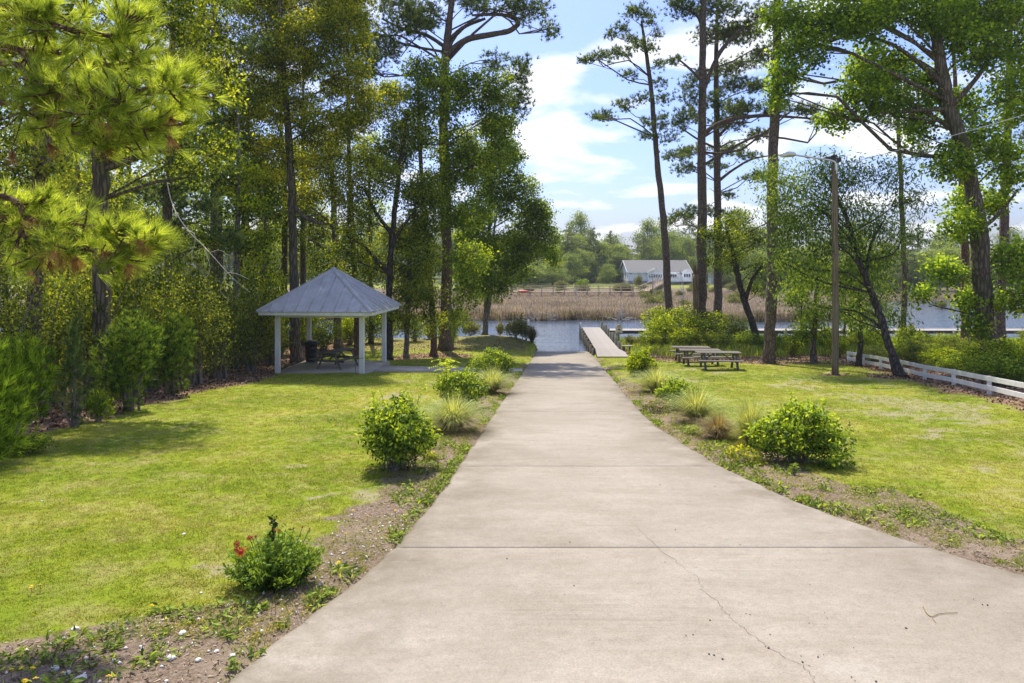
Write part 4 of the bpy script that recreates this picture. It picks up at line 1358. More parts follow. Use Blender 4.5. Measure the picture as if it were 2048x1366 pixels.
# small shed
shX = P(1432, 560, 163)[0]
shd = thing('shed', 'small pale blue shed with white corner trim beside the house', 'shed', (shX, 163, g1(shX, 163)))
poly('wall', [(-1.2, 0, -.2), (1.2, 0, -.2), (1.2, 2.4, -.2), (-1.2, 2.4, -.2), (-1.2, 0, 2.1), (1.2, 0, 2.1), (1.2, 2.4, 2.1), (-1.2, 2.4, 2.1), (0, 0, 2.8), (0, 2.4, 2.8)], [(0, 1, 5, 8, 4), (1, 2, 6, 5), (2, 3, 7, 9, 6), (3, 0, 4, 7)], SIDING, shd)
gable_roof('roof', shd, -1.2, 1.2, 0, 2.4, 2.1, 2.8, 'y', SHINGLE, .1, .2)
for xx in (-1.2, 1.2): box('corner_board', shd, TRIM, (.14, .14, 2.2), (xx, -.02, 1.0), bev=0)
box('door', shd, TRIM, (.8, .06, 1.7), (0, -.03, .8), bev=0)

# boardwalk over the marsh to the house
bwk = thing('marsh_boardwalk', 'long railed timber boardwalk over the marsh with a flight rising to the house', 'boardwalk', (0, 120, 0))
bz0 = 1.0
xa, xb = P(1015, 584, 120)[0], P(1288, 584, 120)[0]
nseg = 12
for k in range(nseg):
    x0 = xa + (xb - xa) * k / nseg; x1 = xa + (xb - xa) * (k + 1) / nseg - .02
    box('deck_section', bwk, DECK, (round(x1 - x0, 3), 1.4, .12), ((x0 + x1) / 2, 0, bz0), bev=0)
    for s in (-.68, .68):
        box('rail', bwk, DECK, (round(x1 - x0, 3), .06, .10), ((x0 + x1) / 2, s, bz0 + 1.0), bev=0)
        box('rail', bwk, DECK, (round(x1 - x0, 3), .05, .08), ((x0 + x1) / 2, s, bz0 + .55), bev=0)
        box('post', bwk, DECK, (.11, .11, 2.2), (x0, s * 1.06, bz0 + .02), bev=0)
S0 = np.array([xb, 0.0, bz0]); S1 = P(1327, 563, 154) - np.array([0, 120, 0])
for s in (-.7, .7):
    off = np.array([s, 0, 0])
    beam('stair_stringer', bwk, DECK, S0 + off, S1 + off, .08, .28, 0)
    beam('stair_rail', bwk, DECK, S0 + off + [0, 0, 1.0], S1 + off + [0, 0, 1.0], .07, .10, 0)
    for k in range(12):
        q = S0 + (S1 - S0) * k / 11 + off
        box('post', bwk, DECK, (.11, .11, 1.5), (q[0], q[1], q[2] + .35), bev=0)
for k in range(36):
    q = S0 + (S1 - S0) * (k + .5) / 36
    box('stair_tread', bwk, DECK, (1.36, .9, .06), (q[0], q[1], q[2] + .1), bev=0)
# kayak on the marsh edge
kx = P(1047, 585, 117)[0]
kz = 0.98
ky = thing('kayak', 'red kayak lying upturned beside the marsh boardwalk', 'kayak', (kx, 117.6, kz))
KRED = simple('red_plastic', (0.50, 0.09, 0.07), 0.45, 0.1, 3)
q = MB(); t_ = np.linspace(-1, 1, 13); pth = np.stack([t_ * 1.0, 0 * t_, .12 + .08 * t_ ** 2], 1); q.tube(pth, .02 + .22 * np.sqrt(np.maximum(0, 1 - t_ ** 2)), 12)
q.build('hull', KRED, ky)
q = MB(); q.tube([(-.93, 0, .20), (0, 0, .335), (.93, 0, .20)], .03, 6); q.build('keel', KRED, ky)
box('rest', ky, DECK, (.12, .6, 1.0), (-.6, 0, -.42), bev=0); box('rest', ky, DECK, (.12, .6, 1.0), (.6, 0, -.42), bev=0)

# ------------------------------------------------------------------ plants beside the drive
def bush(name, label, px, py_base, Y, w_px, top_py, seed, group, leafm=None, n=190, sprigs=5, size=.068):
    """rounded evergreen shrub with sprigs above its outline"""
    global rng
    keep = rng; rng = np.random.default_rng(seed)
    X = (px - 1024) / F * Y
    z = g1(X, Y); s = Y / F
    r = w_px * s / 2; h = CZ - (top_py - HY) * s - z
    root = thing(name, label, 'bush', (X, Y, z), 0, group)
    cr_ = Crown(); tb = MB()
    ends = []
    for k in range(11):
        ang = k * 2.4 + rng.normal() * .3; rad = r * .70 * math.sqrt((k + .3) / 11)
        zc_ = h * (0.64 - .30 * (k / 11) + rng.normal() * .05)
        br = r * rng.uniform(.28, .52)
        c = np.array([math.cos(ang) * rad, math.sin(ang) * rad, zc_])
        bz_ = h * rng.uniform(.25, .34)
        nc = int(n * 2.4) // 11
        cc, dd = blob_clumps(c, [br, br, bz_], nc, .55)
        cc[:, 2] = np.clip(cc[:, 2], h * .10, None)
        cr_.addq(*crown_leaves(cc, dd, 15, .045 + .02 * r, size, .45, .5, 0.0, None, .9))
        ends += list(cc[:5])
    for e in ends:
        b0 = np.array([rng.normal() * r * .12, rng.normal() * r * .12, -.05])
        tb.tube(spline([b0, b0 + (e - b0) * [.35, .35, .5], e], 7), np.linspace(.014, .004, 7), 5, .1, False)
    for k in range(sprigs):
        a = rng.random() * 6.28; rad = r * rng.uniform(.1, .6)
        b0 = np.array([math.cos(a) * rad, math.sin(a) * rad, h * .75]); L = h * rng.uniform(.18, .34)
        e = b0 + [rng.normal() * .08, rng.normal() * .08, L]
        pth = spline([b0, (b0 + e) / 2 + rng.normal(size=3) * .02, e], 8)
        tb.tube(pth, np.linspace(.006, .002, 8), 4, 0, False)
        cc = np.repeat(pth[2:], 5, 0) + rng.normal(size=(30, 3)) * .02
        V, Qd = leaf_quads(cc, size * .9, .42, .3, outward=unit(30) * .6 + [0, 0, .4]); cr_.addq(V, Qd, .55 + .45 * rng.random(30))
    tb.build('stem', TWIG, root)
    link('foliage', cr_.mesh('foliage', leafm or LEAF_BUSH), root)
    rng = keep
    return root
G1 = 'rounded shrubs along the driveway'
bush('evergreen_shrub', 'large loose rounded shrub on the drive\'s shelter side, nearest the flowering plant', 792, 940, 10.6, 172, 790, 1, G1, n=250, sprigs=8)
bush('evergreen_shrub', 'medium clipped shrub on the drive\'s shelter side with a feathery sapling growing through it', 922, 805, 17.6, 112, 740, 2, G1, n=230, sprigs=3)
bush('evergreen_shrub', 'dense rounded shrub on the drive\'s shelter side at the end of the shelter path', 988, 752, 26.5, 92, 697, 3, G1, n=300, sprigs=2, size=.07)
bush('evergreen_shrub', 'large spreading shrub on the drive\'s fence side on a patch of dark mulch', 1596, 925, 11.2, 188, 800, 4, G1, n=270, sprigs=8)
bush('evergreen_shrub', 'low spreading shrub on the drive\'s fence side beside the pink flowers', 1357, 812, 17.6, 92, 757, 5, G1, n=210, sprigs=3)
bush('evergreen_shrub', 'bright compact shrub on the drive\'s fence side near the dock apron', 1281, 752, 26.5, 66, 700, 6, G1, LEAF_BRIGHT, n=230, sprigs=2, size=.075)

def orn_grass(name, label, px, Y, h, r, n, m, group=None, skirt=True, w=.0048, lean=1.0):
    n = int(n * 3.6)
    global rng
    keep = rng; rng = np.random.default_rng(int(px * 7 + Y * 13))
    X = (px - 1024) / F * Y; z = g1(X, Y)
    root = thing(name, label, 'ornamental grass', (X, Y, z), 0, group)
    def fan(n, h, r, w):
        V = []; T = []; v = []; o = 0
        for k in range(n):
            a = rng.random() * 6.283; out = np.array([math.cos(a), math.sin(a), 0]); side = np.array([-out[1], out[0], 0])
            b0 = out * r * .16 * rng.random()
            L = 1.12 * h * rng.uniform(.6, 1.15); reach = 1.5 * r * rng.uniform(.15, 1.1) * lean
            val = rng.random(); ns = 6; ww = w * rng.uniform(.7, 1.3)
            for i in range(ns):
                t = i / (ns - 1)
                p = b0 + out * reach * t ** 1.5 + np.array([0, 0, L * (t - .42 * t ** 2.6 * min(1.3, reach / (h * .5 + 1e-6)))])
                wi = ww * (1 - t * .93)
                V += [p - side * wi, p + side * wi]
                if i: T += [[o + 2 * i - 2, o + 2 * i - 1, o + 2 * i], [o + 2 * i, o + 2 * i - 1, o + 2 * i + 1]]; v += [val] * 2
            o += ns * 2
        return np.array(V), np.array(T), np.array(v)
    c = Crown(); c.addt(*fan(n, h, r, w)); link('blade_clump', c.mesh('blade_clump', m), root)
    if skirt:
        c = Crown(); c.addt(*fan(n // 2, h * .42, r * .75, w * 1.1)); link('dry_skirt', c.mesh('dry_skirt', GRASSMAT_DRY), root)
    rng = keep
    return root
G2 = 'fountain grasses along the driveway'
orn_grass('fountain_grass', 'wide green fountain grass behind the large shrub on the drive\'s shelter side', 905, 14.2, .88, .72, 620, GRASSMAT_ORN, G2)
orn_grass('fountain_grass', 'green fountain grass between two rounded shrubs on the drive\'s shelter side', 983, 21.0, .95, .75, 520, GRASSMAT_ORN, G2)
orn_grass('fountain_grass', 'tall green fountain grass beside the bright shrub near the dock', 1313, 21.3, .95, .85, 520, GRASSMAT_ORN, G2)
orn_grass('fountain_grass', 'airy green fountain grass on the drive\'s fence side beside the low shrub', 1392, 15.3, .95, .65, 480, GRASSMAT_ORN, G2)
orn_grass('fountain_grass', 'grass clump with a rusty brown skirt on the drive\'s fence side', 1438, 13.3, .55, .42, 420, GRASSMAT_DRY, G2)
orn_grass('fountain_grass', 'narrow upright grass with brown base beside the large fence-side shrub', 1500, 12.6, .90, .36, 420, GRASSMAT_ORN, G2)

def small_plant(name, label, cat, px, py, leafm, r, h, n, size, asp, seed, flowers=(), group=None):
    global rng
    keep = rng; rng = np.random.default_rng(seed)
    X, Y = onplane(px, py); z = g1(X, Y)
    root = thing(name, label, cat, (X, Y, z), 0, group)
    c = Crown(); tb = MB()
    ang = rng.random(n) * 6.283; rad = r * np.sqrt(rng.random(n))
    bump_ = .62 + .75 * fbm(3 + np.cos(ang) * rad / r * 2.2, 3 + np.sin(ang) * rad / r * 2.2, seed, 3)
    rad = rad * (.75 + .5 * vnoise(ang * 1.6, ang * 0, seed))
    zz = h * (.10 + .90 * rng.random(n) ** .8) * (1.05 - .55 * (rad / r) ** 2) * bump_
    cen = np.stack([np.cos(ang) * rad, np.sin(ang) * rad, zz], 1)
    V, Qd = leaf_quads(cen, size, asp, .45, outward=np.stack([np.cos(ang), np.sin(ang), ang * 0 + .35], 1) * .7)
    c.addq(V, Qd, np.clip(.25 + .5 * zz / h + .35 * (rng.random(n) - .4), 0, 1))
    for k in range(26):
        e = cen[rng.integers(n)]; tb.tube(spline([(e[0] * .15, e[1] * .15, -.03), e * [.6, .6, .55], e], 5), np.linspace(.005, .002, 5), 4, 0, False)
    tb.build('stem', TWIG if not flowers else WEEDSTEM, root)
    link('foliage', c.mesh('foliage', leafm), root)
    rng = keep
    return root
WEEDSTEM = simple('green_stem', (0.10, 0.17, 0.03), 0.7, 0.2, 9)
LEAF_FLOWER = leafmat('flower_plant_leaf', (0.012, 0.028, 0.006), (0.040, 0.080, 0.011), (0.13, 0.20, 0.022), .36, .5, .15)
RED = simple('dark_red_petal', (0.40, 0.020, 0.012), 0.6, 0.2, 30); ORANGE = simple('orange_petal', (0.85, 0.24, 0.02), 0.6, 0.15, 30); YELLOW = simple('yellow_petal', (0.85, 0.60, 0.02), 0.6, 0.12, 30)
PINK = simple('faded_pink_petal', (0.62, 0.33, 0.27), 0.7, 0.25, 20)

_fl = {}
def flower(name, parent, loc, r, petal, centre, tilt=(0, 0, 0), ring=None):
    key = (round(r, 3), petal.name, centre.name, ring.name if ring else '')
    if key not in _fl:
        V = []; T = []; mi = []
        np_ = 11
        for k in range(np_):
            a = k / np_ * 6.283; w = .26
            def pp(rr, aa, zz): return (math.cos(aa) * rr * r, math.sin(aa) * rr * r, zz * r)
            o = len(V); V += [pp(.2, a, .05), pp(.62, a - w, .20), pp(1, a, .12), pp(.62, a + w, .20)]
            T.append((o, o + 1, o + 2, o + 3)); mi.append(0)
            if ring:
                o = len(V); V += [pp(.2, a, .09), pp(.40, a - w * .8, .20), pp(.52, a, .21), pp(.40, a + w * .8, .20)]; T.append((o, o + 1, o + 2, o + 3)); mi.append(2)
        o = len(V)
        for rr, zz in ((.36, .12), (.30, .36), (.14, .46)):
            V += [(math.cos(k / 8 * 6.283) * rr * r, math.sin(k / 8 * 6.283) * rr * r, zz * r) for k in range(8)]
        for j in range(2):
            for k in range(8): T.append((o + j * 8 + k, o + j * 8 + (k + 1) % 8, o + j * 8 + 8 + (k + 1) % 8, o + j * 8 + 8 + k)); mi.append(1)
        T.append(tuple(o + 16 + k for k in range(8))); mi.append(1)
        me = bpy.data.meshes.new(name); me.from_pydata(V, [], T)
        for m in (petal, centre, ring or centre): me.materials.append(m)
        me.polygons.foreach_set('material_index', mi)
        _fl[key] = me
    return link(name, _fl[key], parent, loc, tilt)

fx, fy = onplane(548, 1166)
def stemmy_plant(name, label, cat, px, py, leafm, r, h, nst, size, seed):
    global rng
    keep = rng; rng = np.random.default_rng(seed)
    X, Y = onplane(px, py); z = g1(X, Y)
    root = thing(name, label, cat, (X, Y, z))
    c = Crown(); tb = MB()
    for k in range(nst):
        a = rng.random() * 6.283; q = r * rng.random() ** .6
        L = h * rng.uniform(.55, 1.1) * (1.08 - .45 * (q / r) ** 2)
        e = np.array([math.cos(a) * q, math.sin(a) * q, L]); b0 = np.array([e[0] * .25, e[1] * .25, -.02])
        pth = spline([b0, b0 * .4 + e * .6 + [0, 0, -.12 * L], e], 10)
        tb.tube(pth, np.linspace(.004, .002, 10), 4, 0, False)
        m_ = 26; ii = rng.integers(1, 10, m_)
        cc = pth[ii] + rng.normal(size=(m_, 3)) * .022
        V, Qd = leaf_quads(cc, size, .34, .5, outward=np.stack([np.cos(a + rng.normal(size=m_)), np.sin(a + rng.normal(size=m_)), .3 + 0 * ii], 1))
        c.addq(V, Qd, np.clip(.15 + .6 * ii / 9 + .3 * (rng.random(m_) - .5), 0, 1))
    tb.build('stem', WEEDSTEM, root); link('foliage', c.mesh('foliage', leafm), root)
    rng = keep
    return root
fpnt = stemmy_plant('blanket_flower', 'leafy green plant with red and orange blooms beside the driveway', 'flowering plant', 548, 1166, LEAF_FLOWER, .43, .40, 190, .056, 31)
fz_ = g1(fx, fy)
stm = MB()
for (px, py, r, a, b, c_) in ((482, 1104, .050, ORANGE, RED, RED), (474, 1088, .034, RED, RED, None), (472, 1099, .024, RED, RED, None), (495, 1097, .014, ORANGE, RED, None),
                          (499, 1076, .026, RED, RED, None), (511, 1073, .014, RED, RED, None), (558, 1061, .017, RED, RED, None), (587, 1057, .012, RED, RED, None), (605, 1054, .011, RED, RED, None), (619, 1057, .012, RED, RED, None),
                          (504, 1074, .012, RED, RED, None), (549, 1059, .012, RED, RED, None)):
    Yq = fy - .43 + random.uniform(-.05, .05)
    p = P(px, py, Yq) - np.array([fx, fy, fz_])
    flower('bloom', fpnt, p, r, a, b, (R(random.uniform(35, 65)), R(random.uniform(-15, 15)), 0), c_)
    b0 = np.array([p[0] * .4, p[1] * .4, .05])
    stm.tube(spline([b0, (b0 + p) / 2 + [0, 0, .03], p], 6), .0028, 4)
stm.build('flower_stalk', WEEDSTEM, fpnt)
sprig = Crown(); pth = spline([(0, -.05, .4), (.01, -.05, .52), (.02, -.06, .62)], 8)
cc = np.repeat(pth, 5, 0) + rng.normal(size=(40, 3)) * .018
V, Qd = leaf_quads(cc, .055, .5, .4); sprig.addq(V, Qd, rng.random(40) * .5); link('top_shoot', sprig.mesh('top_shoot', LEAF_FLOWER), fpnt)

ax, ay = onplane(1318, 822)
az_pl = small_plant('azalea', 'low shrub with faded pink blossoms at the driveway edge', 'flowering shrub', 1318, 824, LEAF_OLIVE, .36, .34, 600, .06, .45, 33)
for k in range(22):
    a = random.random() * 6.28; rr = .3 * math.sqrt(random.random())
    flower('bloom', az_pl, (math.cos(a) * rr, math.sin(a) * rr - .05, .30 - rr * .4 + random.random() * .06), .038, PINK, PINK, (R(random.uniform(-20, 50)), 0, a))
small_plant('yellowish_shrublet', 'small yellow-green shrublet below the large shelter-side shrub', 'plant', 861, 921, LEAF_GOLD, .13, .16, 260, .04, .4, 35)
small_plant('weedy_vine', 'sprawling yellow-leaved weed in the mulch by the large fence-side shrub', 'plant', 1490, 925, LEAF_GOLD, .34, .28, 420, .055, .6, 36)
small_plant('weedy_vine', 'sprawling green weed in the mulch below the brown grass clump', 'plant', 1385, 868, WEED, .28, .16, 260, .06, .5, 37)
small_plant('tall_weed', 'single upright weed standing in the mulch near the large fence-side shrub', 'plant', 1588, 950, WEED, .06, .22, 70, .06, .35, 38)
# feathery sapling (sumac like)
sX, sY = (892 - 1024) / F * 17.0, 17.0; sZ = g1(sX, sY)
sap = thing('sapling', 'feathery yellow-green sapling rising from the medium shelter-side shrub', 'sapling', (sX, sY, sZ))
tb = MB(); cr_ = Crown(); tb.tube(spline([(0, 0, -.05), (.02, 0, .6), (.0, 0, 1.15)], 8), np.linspace(.016, .006, 8), 6)
for k in range(11):
    a = k * 2.4; z0 = .85 + .03 * k; L = random.uniform(.30, .44)
    st = np.array([0, 0, z0]); e = st + [math.cos(a) * L, math.sin(a) * L * .7, .12]
    pth = spline([st, (st + e) / 2 + [0, 0, .1], e], 9); tb.tube(pth, .004, 4, 0, False)
    for s in (-1, 1):
        side = np.array([-math.sin(a), math.cos(a), 0]) * s
        V, Qd = leaf_quads(pth[1:] + side * .045, .11, .3, 1.2, outward=np.repeat((side + [0, 0, -.1])[None], 8, 0) * 2.5); cr_.addq(V, Qd, .6 + .4 * rng.random(8))
tb.build('stem', WEEDSTEM, sap); link('foliage', cr_.mesh('foliage', LEAF_BRIGHT), sap)

# stuff in the beds
def bed_points(n, y0, y1, lo=.35):
    X, Y = rand_area(n, -8, 11, y0, y1)
    b_, l_, s_, _, _ = zones(X, Y)
    d = np.maximum(dl(Y) - X, X - dr(Y))
    k = (b_ > lo) & (d > .03) & (rng.random(n) < b_)
    return X[k], Y[k]
X1, Y1 = bed_points(110000, 3.2, 14); X2, Y2 = bed_points(30000, 14, 30)
bx, by = np.concatenate([X1, X2]), np.concatenate([Y1, Y2])
def chip():
    V = np.array([(-.5, -.16, 0), (.5, -.1, 0), (.45, .15, .02), (-.5, .14, 0), (-.4, 0, .16), (.4, 0, .15)]) * [.034, .034, .034]
    V = V * rng.uniform(.7, 1.3, (1, 3))
    T = np.array([(0, 1, 5), (0, 5, 4), (1, 2, 5), (2, 3, 4), (2, 4, 5), (3, 0, 4)])
    return V, T, np.full(6, rng.random())
scatter('mulch', [chip() for _ in range(8)], np.stack([bx, by, gz(bx, by) + .003], 1), np.stack([rng.normal(size=len(bx)) * .3, rng.normal(size=len(bx)) * .3, rng.random(len(bx)) * 6.28], 1), rng.uniform(.3, 1.15, len(bx)), MULCH)
def weed_tuft():
    n = 14
    a = rng.random(n) * 6.283; r = .075 * np.sqrt(rng.random(n))
    cen = np.stack([np.cos(a) * r, np.sin(a) * r, .012 + .03 * rng.random(n)], 1)
    V, Qd = leaf_quads(cen, .055, .3, .8, outward=np.stack([np.cos(a), np.sin(a), a * 0 + .35], 1))
    return V, np.vstack([Qd[:, [0, 1, 2]], Qd[:, [0, 2, 3]]]), np.tile(rng.random(n), 2)
wx_, wy_ = bed_points(11000, 3.2, 13); wx2, wy2 = bed_points(2200, 13, 26)
pat = fbm(wx_ * 1.6, wy_ * 1.6, 55) > np.where(wy_ < 6.5, .40, .52)
wx_, wy_ = wx_[pat], wy_[pat]
# grass fringe that spills over the slab edge
ey = rng.uniform(3.3, 36, 1700); sd_ = rng.random(1700) < .5
ex = np.where(sd_, dl(ey) - .06 - .1 * rng.random(1700), dr(ey) + .06 + .1 * rng.random(1700))
kp = fbm(ey * .9, sd_ * 5.0, 66) > .55
wx_ = np.concatenate([wx_, wx2, ex[kp]]); wy_ = np.concatenate([wy_, wy2, ey[kp]])
scatter('bed_weeds', [weed_tuft() for _ in range(6)], np.stack([wx_, wy_, gz(wx_, wy_)], 1), np.stack([0 * wx_, 0 * wx_, rng.random(len(wx_)) * 6.28], 1), rng.uniform(.6, 1.5, len(wx_)), WEED)
# leaf litter at the wood edge and under the right hand trees
lX, lY = rand_area(90000, -16, 19, 9, 46)
_, l_, _, _, _ = zones(lX, lY)
k = (l_ > .3) & (rng.random(len(lX)) < l_ * .9)
lX, lY = lX[k], lY[k]
def lleaf():
    V, Qd = leaf_quads(np.zeros((1, 3)), .10, .5, 2.5, .5)
    return V, np.vstack([Qd[:, [0, 1, 2]], Qd[:, [0, 2, 3]]]), np.full(2, rng.random())
scatter('leaf_litter', [lleaf() for _ in range(8)], np.stack([lX, lY, gz(lX, lY) + .015], 1), np.stack([rng.normal(size=len(lX)) * .25, rng.normal(size=len(lX)) * .25, rng.random(len(lX)) * 6.28], 1), rng.uniform(.6, 1.4, len(lX)), LITTER)

# white shell stones, countable ones by hand
STONES = [(342, 1318, .045), (396, 1322, .03), (365, 1268, .04), (160, 1360, .055), (135, 1345, .035), (150, 1256, .04), (368, 1068, .03), (497, 1208, .035), (433, 1304, .026), (465, 1312, .03), (402, 1185, .02), (84, 1004, .022), (516, 1228, .02), (110, 1336, .04)]
_st = []
for k in range(4):
    bm = bmesh.new(); bmesh.ops.create_icosphere(bm, subdivisions=2, radius=1)
    for v in bm.verts:
        v.co *= 1 + .25 * (vnoise(v.co.x * 2 + k * 7 + 9, v.co.y * 2 + v.co.z * 1.7 + 9, k) - .5) * 2; v.co.z *= .6
    me = bpy.data.meshes.new('shell_stone'); bm.to_mesh(me); bm.free(); me.materials.append(SHELL); _st.append(me)
for k, (px, py, r) in enumerate(STONES):
    X, Y = onplane(px, py); 
    o = link('shell_stone', _st[k % 4], None, (X, Y, g1(X, Y) + r * .25), (0, 0, random.random() * 6)); r *= .7; o.scale = (r, r, r)
    tag(o, 'whitish shell stone lying in the weedy strip on the drive\'s shelter side', 'stone', 'white shell stones')
pX, pY = bed_points(3500, 3.2, 8.5, .2); k = (pX < 0); pX, pY = pX[k][:650], pY[k][:650]
def peb():
    V = unit(6) * [.012, .012, .008]; V = np.array([(1, 0, 0), (-1, 0, 0), (0, 1, 0), (0, -1, 0), (0, 0, 1), (0, 0, -1)]) * rng.uniform(.008, .016, (1, 3))
    T = np.array([(0, 2, 4), (2, 1, 4), (1, 3, 4), (3, 0, 4), (2, 0, 5), (1, 2, 5), (3, 1, 5), (0, 3, 5)])
    return V, T, np.full(8, .5)
scatter('shell_gravel', [peb() for _ in range(5)], np.stack([pX, pY, gz(pX, pY) + .006], 1), np.stack([0 * pX, 0 * pX, rng.random(len(pX)) * 6.28], 1), rng.uniform(.5, 1.4, len(pX)), SHELL)

# dandelion-like yellow flowers
DAND = [(42, 1340), (22, 1346), (48, 1368), (64, 1346), (70, 1362), (125, 1353), (216, 1358), (62, 1176), (80, 1172), (303, 1212), (648, 1005), (638, 1032), (706, 1024), (690, 1072), (666, 1082), (676, 1130), (790, 1022), (734, 1036)]
for (px, py) in DAND:
    X, Y = onplane(px, py + 10)
    z = g1(X, Y)
    o = thing('yellow_wildflower', 'small yellow wildflower on a short stalk in the weedy strip', 'flower', (X, Y, z), 0, 'yellow wildflowers beside the driveway')
    h = random.uniform(.05, .09)
    q = MB(); q.tube([(0, 0, -.01), (.004, 0, h)], .0025, 5); q.build('stalk', WEEDSTEM, o)
    flower('bloom', o, (.004, 0, h), random.choice((.018, .022)), YELLOW, YELLOW, (R(20), 0, random.random() * 6))

# dirt crumbs and a fallen twig on the concrete
crumbs = [(1620, 1170), (1655, 1238), (1372, 1272), (1386, 1270), (1418, 1309), (1428, 1311), (1445, 1319), (1540, 1270), (1531, 1294), (1537, 1297), (1605, 1325), (1618, 1332), (1602, 1313), (1636, 1315), (1647, 1310), (1500, 1230), (1420, 1241), (1492, 1228), (1947, 1199), (1965, 1210), (1975, 1211), (1812, 1257), (1618, 1247), (1703, 1355), (1710, 1362), (1752, 1364), (1330, 1125), (1140, 1085), (1351, 1060), (1320, 970), (1430, 973), (1402, 991), (1148, 1172), (1480, 1090), (1835, 1088), (1014, 1118)]
cv = []; 
cx_, cy2 = zip(*[onplane(*c) for c in crumbs])
cx_ = np.array(cx_ + tuple(rng.uniform(-1, 5, 150))); cy2 = np.array(cy2 + tuple(rng.uniform(4.6, 13, 150)))
k = (cx_ > dl(cy2) + .1) & (cx_ < dr(cy2) - .1)
cs = np.concatenate([rng.uniform(.35, .95, len(crumbs)), rng.uniform(.15, .4, 150)])[k]; cx_, cy2 = cx_[k], cy2[k]
DIRT = simple('dirt_crumb', (0.11, 0.09, 0.065), .95, .3, 30)
scatter('dirt_crumbs', [peb() for _ in range(4)], np.stack([cx_, cy2, zd(cy2) + .005], 1), np.stack([0 * cx_, 0 * cx_, rng.random(len(cx_)) * 6.28], 1), cs, DIRT)
tw = MB(); 
def onz(px, py): 
    X, Y = onplane(px, py); return (X, Y, float(zd(Y)) + .008)
tw.tube(spline([onz(1846, 1214), onz(1852, 1226), onz(1863, 1235), onz(1880, 1229), onz(1915, 1227)], 14), np.linspace(.004, .0025, 14), 5)
tw.tube(spline([onz(1863, 1235), onz(1868, 1243), onz(1872, 1247)], 5), .002, 4)
tag(tw.build('fallen_twig', simple('dry_twig', (0.24, 0.17, 0.08), .9, .2, 9)), 'thin dry forked twig lying on the concrete driveway', 'twig')

# ------------------------------------------------------------------ trees on the left
# big pine with the curved limb
tree('pine_tree', 'tallest thick-trunked pine between shelter and ramp with an S-curved upper limb', 42.0,
     [(891, 706, 26), (893, 600, 22), (893, 480, 21), (889, 300, 19), (889, 200, 18), (890, 120, 17), (896, 60, 14), (905, -40, 11), (910, -130, 7)],
     [(1062, 22, 44, 34), (1100, 50, 22, 26), (1020, 8, 40, 22), (820, 50, 60, 34), (765, 92, 50, 36), (735, 140, 40, 34), (850, 20, 50, 28), (960, 12, 36, 20), (800, 8, 60, 26), (935, -30, 70, 26), (1040, 150, 34, 46), (1030, 210, 36, 34), (870, -80, 90, 40), (960, -110, 80, 40), (780, 180, 50, 28), (990, 120, 30, 24), (720, 60, 44, 30), (690, 20, 44, 34)],
     'pine', NEEDLE, BARK_PINE, 1.25, limbs=[[(893, 118, 14), (912, 92, 13), (940, 78, 12), (985, 68, 12), (1018, 60, 11), (1036, 48, 10), (1032, 38, 8), (1012, 32, 7), (975, 30, 6), (945, 36, 4)], [(893, 100, 14), (905, 70, 12), (930, 45, 8), (970, 30, 5)], [(890, 90, 8), (850, 66, 7), (800, 50, 5), (760, 30, 4)]], stubs=2)
tree('gum_tree', 'slender leafy tree beside the thick pine, leafing almost to its foot', 38.8,
     [(867, 714, 14), (862, 600, 11), (850, 480, 10), (838, 300, 8), (832, 170, 5), (830, 110, 3)],
     [(880, 205, 62, 46), (945, 180, 60, 40), (905, 285, 66, 44), (990, 235, 44, 42), (825, 255, 52, 46), (870, 375, 62, 40), (945, 330, 60, 36), (785, 320, 46, 40), (940, 520, 46, 36), (914, 632, 16, 28), (1005, 300, 40, 32), (855, 150, 44, 36), (940, 430, 46, 34), (870, 440, 40, 26), (1000, 178, 30, 30), (830, 470, 40, 34), (935, 585, 32, 28)],
     'gum', LEAF_GUM, BARK_RED, 1.15)
tree('water_oak', 'dark-trunked spreading oak close beside the picnic shelter', 36.8,
     [(778, 719, 17), (778, 640, 13), (781, 540, 12), (790, 420, 10), (803, 320, 8), (815, 230, 5)],
     [(765, 370, 54, 46), (718, 440, 46, 44), (800, 470, 54, 40), (750, 530, 58, 38), (820, 580, 50, 38), (722, 330, 46, 40), (700, 510, 44, 38), (812, 265, 48, 40), (840, 400, 48, 40), (705, 575, 34, 24), (760, 200, 50, 40), (790, 620, 40, 22), (850, 520, 40, 36)],
     'oak', LEAF_OAK, BARK_DARK, 1.1, limbs=[[(783, 560, 10), (755, 520, 8), (725, 490, 6), (690, 470, 4)], [(786, 500, 9), (800, 460, 7), (830, 420, 5)], [(784, 470, 9), (750, 420, 6), (730, 370, 4)]])
tree('young_oak', 'straight pale-trunked young oak between the shelter and the thick pine', 37.8,
     [(813, 717, 11), (815, 620, 9), (820, 520, 8), (830, 400, 5), (835, 340, 3)],
     [(842, 470, 40, 38), (848, 585, 40, 32), (800, 560, 36, 32), (850, 390, 40, 36), (812, 640, 26, 26), (835, 530, 36, 30), (865, 640, 26, 30)],
     'oak', LEAF_OAK, BARK_GREY, 1.1)
